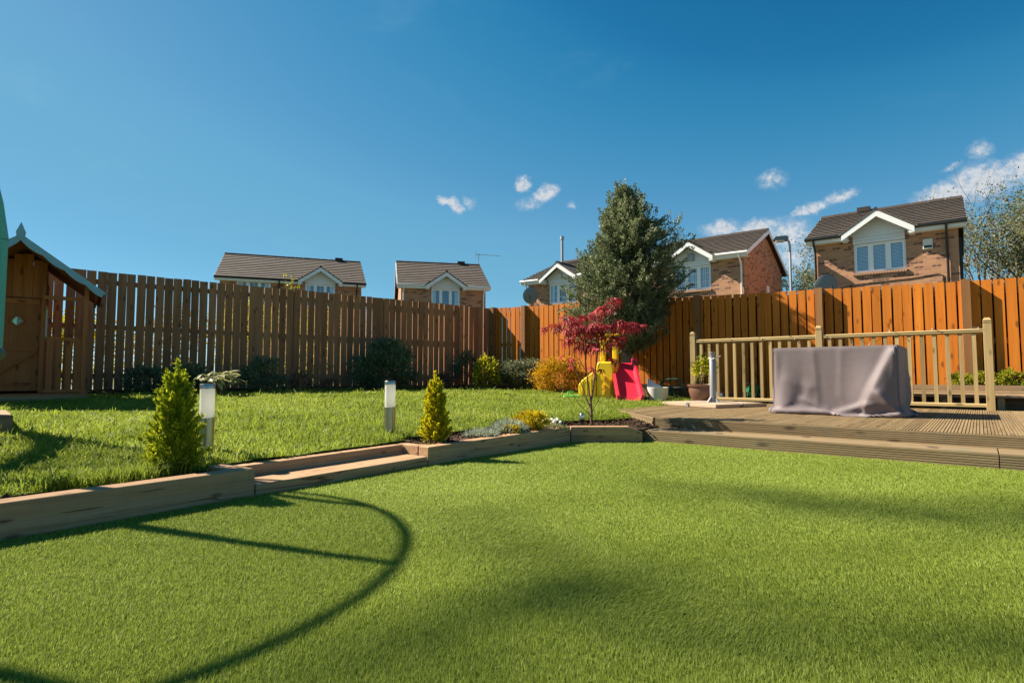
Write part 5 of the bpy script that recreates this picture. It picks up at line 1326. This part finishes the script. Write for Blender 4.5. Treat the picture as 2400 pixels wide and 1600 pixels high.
# greenery and shoots behind the brown fence
ORD = ('first', 'second', 'third', 'fourth', 'fifth', 'sixth')
HG = 'bushes behind the brown fence'
for k, (s, dist, rr, hh, mt) in enumerate(((2.0, 1.4, .8, .75, 'olive_leaf'), (3.6, 1.1, .75, .85, 'yellow_leaf'), (5.0, 1.3, .8, .95, 'yellow_leaf'), (6.3, 1.0, .7, .8, 'olive_leaf'), (7.6, 1.3, .8, .7, 'yellow_leaf'), (8.9, 1.2, .8, .6, 'olive_leaf'))):
    q = CORNER + LD * s - NL * dist
    shrub('hedge_bush', ORD[5 - k] + ' sunlit bush behind the brown fence counting from the playhouse', (q.x, q.y, .27), (rr, .6, hh), 3200, .06, .02, mt, 'shrub', 50, HG, .24)
def shoots(label, x, y, top, n_, spread):
    r = thing('leafy_shoots', label, 'shrub', (x, y, .27)); b = MB(); PP = []
    for k in range(n_):
        a = random.uniform(0, 6.28); e = Vector((spread * math.cos(a) * random.random(), spread * math.sin(a) * random.random(), top * random.uniform(.82, 1.0)))
        pts = [Vector((0, 0, 0)), e * .5 + Vector((random.uniform(-.04, .04), 0, 0)), e]; b.tube(pts, [.010, .007, .002], 5)
        for j in range(46):
            t = .45 + .55 * random.random(); PP.append(tuple(pts[1] * (1 - (t - .5) * 2) + e * ((t - .5) * 2) if t > .5 else pts[1]))
    b.build('stems', 'stem', r); P = np.array(PP) + rng.normal(size=(len(PP), 3)) * .02; n = len(P)
    leaves('foliage', P, rng.normal(size=(n, 3)) + [0, 0, .6], rng.uniform(.035, .07, n), rng.uniform(.010, .018, n), 'yellow_leaf', r, np.clip(rng.normal(.55, .2, n), 0, 1), .1)
shoots('upright yellow-green shoots rising above the brown fence before the wide house', -4.85, 12.4, 2.62, 7, .28)
shoots('low leafy tips just topping the brown fence below the gable window', -4.35, 12.9, 2.2, 5, .5)
shoots('thin leafy tips topping the brown fence near the brick pier', -3.4, 13.3, 2.12, 4, .4)

# ================================================================ houses
def house(label, loc, az, W, D, ze, rise, gable, wins, gutter, pipes, blind='h', panes=3, bars=False, vent=None, dark_fascia=False):
    """two-storey brick house: local x along the front, y into the house. gable=(centre, half width); wins=[(x0,x1,z0,z1)]"""
    r = thing('brick_house', label, 'house', loc, azrot(az)); tan = rise / (D / 2 + .3)
    wl = MB(); T_ = .24
    xs = sorted(wins); cur = 0
    for (a, c, z0, z1) in xs:
        wl.box(cur, a, 0, T_, -.4, ze); wl.box(a, c, 0, T_, -.4, z0); wl.box(a, c, 0, T_, z1, ze); cur = c
    wl.box(cur, W, 0, T_, -.4, ze); wl.box(0, W, D - T_, D, -.4, ze)
    for x in (0, W - T_):
        pent = [(T_ + .001, -.4), (D - T_ - .001, -.4), (D - T_ - .001, ze + (T_ + .3) * tan - .06), (D / 2, ze + (D / 2 + .3) * tan - .06), (T_ + .001, ze + (T_ + .3) * tan - .06)]
        wl.extrude(pent, lambda y, z, t: (x + .0005 + t * (T_ - .001), y, z), 1)
    wall = wl.build('wall', ['brick_front', 'brick_side'], r)
    me = wall.data
    for p in me.polygons: p.material_index = 1 if abs(p.normal.x) > .7 else 0
    # roof
    L_ = math.hypot(D / 2 + .35, tan * (D / 2 + .35)); sl = math.atan(tan)
    rb = MB(); e0 = (-.34, ze - .04 * 1); rid = (D / 2, ze + (D / 2 + .3) * tan)
    zf = lambda y: ze + (y + .3) * tan
    ya = .12; rb.extrude([(ya, zf(ya) - .10), (D / 2, zf(D / 2) - .10), (D + .3, zf(-.3) - .10), (D + .3, zf(-.3) - .02), (D / 2, zf(D / 2) - .02), (ya, zf(ya) - .02)], lambda y, z, t: (-.16 + (W + .32) * t, y, z))
    cut = (gable[0] - gable[1] * .86, gable[0] + gable[1] * .86) if gable else None
    spans = [(-.2, cut[0]), (cut[1], W + .2)] if cut else [(-.2, W + .2)]
    for (a, c_) in spans: rb.extrude([(-.30, zf(-.30) - .10), (ya, zf(ya) - .10), (ya, zf(ya) - .02), (-.30, zf(-.30) - .02)], lambda y, z, t: (a + .04 + (c_ - a - .08) * t, y, z))
    roof = rb.build('roof', 'dark_roof_edge', r)
    n_ = 13; step = L_ / n_
    TP = [(0, -.012), (.004, .062), (step + .02, .018), (step + .02, -.012)]
    c = MB(); c.extrude(TP, lambda y, z, t: (-.2 + (W + .4) * t, y, z)); cm = c.mesh('tile_course', 'roof_tile')
    for k in range(n_):
        y = -.36 + k * step * math.cos(sl)
        if y < .12 and cut:
            for (a, c_) in spans: q = MB(); q.extrude(TP, lambda yy, z, t: (a + (c_ - a) * t, yy, z)); put('tile_course', q.mesh('tile_course', 'roof_tile'), roof, (0, y, zf(y) - .018), (sl, 0, 0))
            continue
        put('tile_course', cm, roof, (random.uniform(-.008, .008), y, zf(y) - .018 + random.uniform(-.003, .003)), (sl, 0, 0))
    for k in range(4):
        y = D + .3; kk = L_ / 4; c2 = MB(); c2.extrude([(0, 0), (0, .045), (kk, .03), (kk, 0)], lambda yy, z, t: (-.2 + (W + .4) * t, -yy, z)); o = c2.build('tile_course', 'roof_tile', roof); o.location = (0, D + .36 - k * kk * math.cos(sl), zf(-.36) - .018 + k * kk * math.sin(sl)); o.rotation_euler = (-sl, 0, 0)
    nr = max(2, int((W + .4) / .45))
    rc = MB(); rc.extrude([(-.12, -.055), (-.07, .02), (0, .05), (.07, .02), (.12, -.055), (.06, -.035), (-.06, -.035)], lambda y, z, t: ((W + .4) / nr * .97 * t, y, z)); rm = rc.mesh('ridge_tile', 'dark_roof_edge')
    for k in range(nr): put('ridge_tile', rm, roof, (-.2 + k * (W + .4) / nr, D / 2, rid[1] + .03 + random.uniform(-.004, .004)))
    for x in (-.215, W + .19):      # verge boards
        for sgn in (1, -1):
            b = MB(); y0 = -.36 if sgn > 0 else D + .36; b.extrude([(y0, zf(-.36) - .17), (y0, zf(-.36) + .0), (D / 2, rid[1] + .0), (D / 2, rid[1] - .17)], lambda y, z, t: (x + .024 * t, y, z)); b.build('verge_board', 'fascia', r)
    if vent is not None:
        b = MB(); b.box(vent, vent + .42, D / 2 - .14, D / 2 + .14, rid[1] + .0, rid[1] + .17); b.build('ridge_vent', 'dark_roof_edge', roof)
    # eaves
    segs = [(-.19, W + .19)]
    if gable: gc, gh = gable; segs = [(-.19, gc - gh * .80), (gc + gh * .80, W + .19)]
    for (a, c) in segs:
        b = MB(); b.box(a, c, -.315, -.29, ze - .21, ze - .03); b.build('fascia', 'fascia', r)
        b = MB(); b.box(a, c, -.289, -.002, ze - .21, ze - .195); b.build('soffit', 'fascia', r)
        b = MB(); b.tube([(a - .03, -.375, ze - .06), (c + .03, -.375, ze - .075)], .052, 10); b.build('gutter', gutter, r, smooth=True)
    for x in pipes:
        b = MB(); b.tube([(x, -.375, ze - .11), (x, -.36, ze - .20), (x, -.10, ze - .42), (x, -.055, ze - .52), (x, -.055, -.2)], .034, 8); b.build('downpipe', gutter, r, smooth=True)
    if gable:
        gz = .64 / .95 * gh; g0 = ze - .06; apex = g0 + gz + .06; gt = gz / gh
        gr = MB(); gr.extrude([(gc - gh * 1.0, g0 - .005), (gc, g0 + gz), (gc + gh, g0 - .005), (gc + gh, g0 + .03), (gc, g0 + gz + .04), (gc - gh, g0 + .03)], lambda x, z, t: (x, -.42 + (2.2) * t, z))
        groof = gr.build('gable_roof', 'dark_roof_edge', r); sa = math.atan(gt); Ls = gh / math.cos(sa) + .08; m_ = 5; st = Ls / m_
        for sgn in (-1, 1):
            for k in range(m_):
                zt = g0 + (k + 1) * st * math.sin(sa); yend = max(.1, (zt - ze) / tan + .35)
                b = MB(); b.extrude([(0, 0), (0, .042), (st + .02, .024), (st + .02, 0)], lambda q, z, t: (-sgn * q, -.46 + (yend + .46) * t, z)); o = b.build('tile_course', 'roof_tile', groof)
                o.location = (gc + sgn * (gh + .06 - k * st * math.cos(sa)), 0, g0 + .02 - .06 * gt + k * st * math.sin(sa)); o.rotation_euler = (0, sgn * sa, 0)
            b = MB(); x_e = gc + sgn * (gh - .01); b.extrude([(x_e, g0 - .19), (x_e, g0 + .0), (gc, g0 + gz + .005), (gc, g0 + gz - .20)], lambda x, z, t: (x, -.445 + .022 * t, z)); b.build('bargeboard', 'fascia', r)
            xb = gc + sgn * (gh - .155); b = MB(); b.box(min(xb, x_e), max(xb, x_e), -.42, -.0015, g0 - .195, g0 - .02); b.build('box_end', 'fascia', r)
        b = MB(); b.tube([(gc, -.46, apex - .02), (gc, 1.6, apex - .02)], .06, 8); b.build('ridge_tile', 'dark_roof_edge', groof)
        w0 = [w for w in wins if w[0] < gc < w[1]][0]; z = w0[3] + .0; q = .105
        while z < g0 + gz - .03:     # white shiplap above the window
            hw = min((w0[1] - w0[0]) / 2, gh - (z + q - g0) / gt) if z + q > g0 else (w0[1] - w0[0]) / 2
            if hw > .03: b = MB(); b.extrude([(-.012, z), (-.030, z), (-.016, z + q - .006), (-.012, z + q - .006)], lambda y, zz, t: (gc - hw + 2 * hw * t, y, zz)); b.build('cladding_board', 'white_paint', r)
            z += q
        b = MB(); b.extrude([(gc - gh + .02, g0), (gc + gh - .02, g0), (gc, g0 + gz - .02)], lambda x, z, t: (x, -.0115 + .2 * t, z)); b.build('gable_panel', 'white_paint', r)
    for (a, c, z0, z1) in wins:
        f = MB(); fw = .055; y0, y1 = .045, .115
        f.box(a, c, y0, y1, z0, z0 + fw); f.box(a, c, y0, y1, z1 - fw, z1); n_ = panes; pw = (c - a) / n_
        f.box(a, a + fw, y0, y1, z0 + fw, z1 - fw); f.box(c - fw, c, y0, y1, z0 + fw, z1 - fw)
        for k in range(1, n_): f.box(a + k * pw - .045, a + k * pw + .045, y0 + .002, y1, z0 + fw, z1 - fw)
        win = f.build('window', 'upvc', r)
        for k in range(n_):
            xa, xb = a + k * pw + (.045 if k else fw), a + (k + 1) * pw - (.045 if k < n_ - 1 else fw)
            for (x_0, x_1, s_) in ((xa, xa + .03, 0), (xb - .03, xb, 0)): b = MB(); b.box(x_0, x_1, y0 - .012, y0 + .03, z0 + fw, z1 - fw); b.build('sash_stile', 'upvc', win)
            for (za, zb) in ((z0 + fw, z0 + fw + .03), (z1 - fw - .03, z1 - fw)): b = MB(); b.box(xa + .03, xb - .03, y0 - .012, y0 + .03, za, zb); b.build('sash_rail', 'upvc', win)
            b = MB(); b.box(xa + .03, xb - .03, .085, .09, z0 + fw + .03, z1 - fw - .03); b.build('pane', 'glass', win)
            if bars:
                for q in (1, 2): zz = z0 + (z1 - z0) * q / 3; b = MB(); b.box(xa + .03, xb - .03, .076, .084, zz - .008, zz + .008); b.build('glazing_bar', 'upvc', win)
                xm = (xa + xb) / 2; b = MB(); b.box(xm - .008, xm + .008, .0745, .083, z0 + fw + .03, z1 - fw - .03); b.build('glazing_bar', 'upvc', win)
        if blind == 'h': 
            bl = MB()
            for k in range(int((z1 - z0) / .045)): z = z0 + .03 + k * .045; bl.add([(a + .02, .118, z), (c - .02, .118, z), (c - .02, .132, z + .034), (a + .02, .132, z + .034)], [(0, 1, 2, 3)])
            bl.build('blind', 'blind', win)
        elif blind == 'v':
            bl = MB()
            for k in range(int((c - a) / .085)): x = a + .03 + k * .085; bl.add([(x, .118, z0), (x + .062, .135, z0), (x + .062, .135, z1), (x, .118, z1)], [(0, 1, 2, 3)])
            bl.build('blind', 'blind', win)
        else:
            for (xa, xb) in ((a + .02, a + .02 + (c - a) * .16), (c - .02 - (c - a) * .16, c - .02)):
                bl = MB(); pts = [(xa + (xb - xa) * i / 16, .135 + .015 * math.sin(i * 1.6)) for i in range(17)]
                for (p, q) in zip(pts[:-1], pts[1:]): bl.add([(p[0], p[1], z0), (q[0], q[1], z0), (q[0], q[1], z1), (p[0], p[1], z1)], [(0, 1, 2, 3)])
                bl.build('curtain', 'blind', win)
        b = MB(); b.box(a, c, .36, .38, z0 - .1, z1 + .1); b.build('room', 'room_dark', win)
        sm = MB(); sm.box(-.031, .031, -.06, -.002, -.075, -.002); me_ = sm.mesh('sill_brick', 'brick_front'); k_ = int((c - a + .1) / .075)
        sb = MB(); sb.box(a - .04, c + .04, -.045, -.0015, z0 - .08, z0 - .012); s_ = sb.build('sill', 'pot_brown', win)
        for k in range(k_): put('sill_brick', me_, s_, (a - .02 + k * .075 + .0, 0, z0 + .0))
    return r


GZ = .40
W_ = 3.93; stdw = [(1.18, 2.61, 3.55, 4.52)]
h5 = house('nearest brick house with white gable and dark gutters behind the deck', (10.46, 19.41, GZ), 128, W_, 6.0, 4.86, 1.45, (1.88, 1.0), stdw, 'gutter_black', (.05, W_ - .28), 'h', 3, False, 1.0)
h4 = house('brick house beside the street lamp with white gutters and its shaded gable end', (8.9 - .788 * 4.0, 21.5 + .616 * 4.0, GZ), 128, 4.0, 6.0, 4.9, 1.45, (1.95, 1.0), [(1.22, 2.72, 3.60, 4.58)], 'gutter_white', (3.9,), 'v', 3, True)
h3 = house('brick house with a grey flue half hidden by the tall conifer', (.80, 27.5, GZ), 128, 4.0, 6.0, 4.75, 1.4, (1.95, 1.0), [(1.22, 2.72, 3.52, 4.48)], 'gutter_white', (.06,), 'none', 3, True)
h2 = house('small detached brick house with centred white gable and roof aerial', (-5.72, 29.0, GZ), 77, 4.42, 6.0, 4.85, 1.75, (2.30, 1.05), [(1.55, 3.05, 3.40, 4.68)], 'gutter_white', (.12, 4.3), 'none', 3, False, 3.3)
h1 = house('wide brick house behind the brown fence with one white gable', (-14.56, 28.0, GZ + .14), 70, 6.85, 6.2, 4.95, 1.75, (4.75, 1.1), [(.75, 2.35, 3.55, 4.80), (4.0, 5.5, 3.55, 4.80)], 'gutter_black', (2.75, 6.6), 'none', 3, True, 5.6)
# alarm boxes, light, flue and cables are parts of their houses
b = MB(); b.box(3.05, 3.30, -.07, -.002, 4.10, 4.42); b.build('alarm_box', 'light_box', h5, bevel=.012); b = MB(); b.box(3.07, 3.28, -.078, -.069, 4.14, 4.21); b.build('alarm_strip', 'gutter_black', h5)
b = MB(); b.box(1.84, 2.08, -.14, -.031, 4.78, 5.08); b.build('alarm_box', 'lead', h4, bevel=.03)
b = MB(); b.box(1.78, 1.98, -.12, -.031, 4.66, 4.92); b.build('alarm_box', 'light_box', h3, bevel=.02)
b = MB(); b.tube([(.55, 2.2, 5.6), (.55, 2.2, 7.15)], .07, 12); b.tube([(.55, 2.2, 7.15), (.55, 2.2, 7.32)], .10, 12); b.build('flue', 'lead', h3, smooth=True)
b = MB(); b.tube([(.5, -.012, 3.05), (1.2, -.012, 3.18), (2.6, -.012, 3.22), (3.4, -.012, 3.3), (3.52, -.012, 3.25), (3.54, -.012, 2.0)], .012, 5); b.build('cable', 'gutter_black', h5)
b = MB(); b.box(4.0, 4.03, 3.2, 3.55, 2.2, 4.0); b.build('side_window', 'upvc', h4)
b = MB(); b.box(W_ + .005, W_ + .10, 1.2, 1.3, .5, 4.6); b.build('side_pipe', 'gutter_black', h5)


def dish(label, root_house, lx, lz, rad, az_face, group=None):
    M = Matrix.Translation(Vector(root_house.location)) @ Matrix.Rotation(root_house.rotation_euler.z, 4, 'Z'); w = M @ Vector((lx, -.42, lz))
    r = thing('satellite_dish', label, 'satellite dish', w, azrot(az_face), group)
    b = MB(); pf = [(rad * t, -.16 * rad * t * t * 1.6) for t in np.linspace(0, 1, 8)]
    tilt = Matrix.Rotation(RAD(90 + 18), 4, 'X')
    b.lathe(pf + [(rad * 1.0, -.256 * rad + .014)] + [(rad * t, -.16 * rad * t * t * 1.6 + .014) for t in np.linspace(.97, 0, 7)], 28); b.v = [tuple(tilt @ Vector((x, y * 1.12, z))) for x, y, z in b.v]; b.build('reflector', 'dish', r, smooth=True)
    b = MB(); b.tube([(0, -.02, -rad * .9), (0, -.30, -rad * .55), (0, -.42, -rad * .25)], .014, 6); b.build('feed_arm', 'gutter_black', r)
    b = MB(); b.lathe([(0, -.05), (.03, -.05), (.04, .05), (0, .055)], 12, (0, -.43, -rad * .2)); b.build('feed_horn', 'black_plastic', r, smooth=True)
    q = (Matrix.Rotation(-azrot(az_face), 3, 'Z') @ (Matrix.Rotation(root_house.rotation_euler.z, 3, 'Z') @ Vector((0, .44, 0))))
    b = MB(); b.tube([(0, .01, -.05), q * .5 + Vector((0, 0, -.2)), q + Vector((0, 0, -.25))], .022, 6); b.build('bracket', 'gutter_black', r)


dish('large grey satellite dish on the nearest brick house', h5, .42, 3.12, .37, 100)
dish('grey satellite dish on the house with the flue', h3, .42, 3.95, .36, 96)
dish('small grey dish peeking over the brown fence beside the detached house', h2, -.38, 3.15, .33, 60)
# roof aerials
def aerial(label, p, h, L_, az):
    r = thing('roof_aerial', label, 'aerial', p, azrot(az)); b = MB(); b.tube([(0, 0, 0), (.05, 0, h)], .02, 6); b.build('mast', 'lead', r)
    b = MB(); b.tube([(-.12, 0, h - .04), (L_, 0, h - .10)], .014, 5); b.build('boom', 'lead', r)
    for k in range(11): x = -.05 + k * L_ / 11; b = MB(); b.tube([(x, -.13, h - .045 - .06 * x / L_), (x, .13, h - .045 - .06 * x / L_)], .008, 4); b.build('element', 'lead', r)
    b = MB(); b.box(-.16, -.13, -.18, .18, h - .2, h + .12); b.build('reflector', 'lead', r)
aerial('television aerial on the ridge end of the detached house', (-2.0, 33.0, 6.75), .95, 1.35, 85)
r = thing('roof_aerial', 'thin white whip aerial slanting from the nearest house eaves', 'aerial', Matrix.Translation(Vector(h5.location)) @ Matrix.Rotation(h5.rotation_euler.z, 4, 'Z') @ Vector((W_ + .12, .2, 4.85)), 0)
b = MB(); b.tube([(-.1, 0, -.02), (.35, .1, .10), (.95, .15, .27)], .012, 6); b.build('rod', 'white_paint', r)

# street lamp between the two brick houses, and a far one past the fence
def street_lamp(label, p, h, az, arm):
    r = thing('street_lamp', label, 'street lamp', p, azrot(az))
    b = MB(); b.tube([(0, 0, -.3), (0, 0, h * .62)], .065, 12); b.tube([(0, 0, h * .62), (0, 0, h - .5), (.0, 0, h - .22), (-.03, 0, h - .08), (-.10, 0, h)], [.042, .04, .038, .036, .034], 12); b.build('column', 'lead', r, smooth=True)
    b = MB(); b.extrude([(-.06, -.05), (-.06, .06), (-.14, .12), (-.48, .10), (-.55, .02), (-.48, -.04)], lambda x, z, t: (x, -.15 + .3 * t, h + z)); b.build('lantern', 'dish', r, bevel=.02)
    b = MB(); b.box(-.46, -.18, -.12, .12, h - .085, h - .042); b.build('lens', 'opal', r, bevel=.01)
street_lamp('grey street lamp standing between the two brick houses', (9.65, 19.45, .3), 5.0, 105, .9)
r = thing('lamp_post', 'far white hooked lamp post just showing over the orange fence', 'street lamp', (13.9, 15.9, .3))
b = MB(); b.tube([(0, 0, -.3), (0, 0, 2.72), (-.03, 0, 2.83), (-.14, 0, 2.88)], .018, 8); b.build('post', 'white_paint', r, smooth=True); b = MB(); b.box(-.25, -.13, -.03, .03, 2.86, 2.90); b.build('lantern', 'white_paint', r)
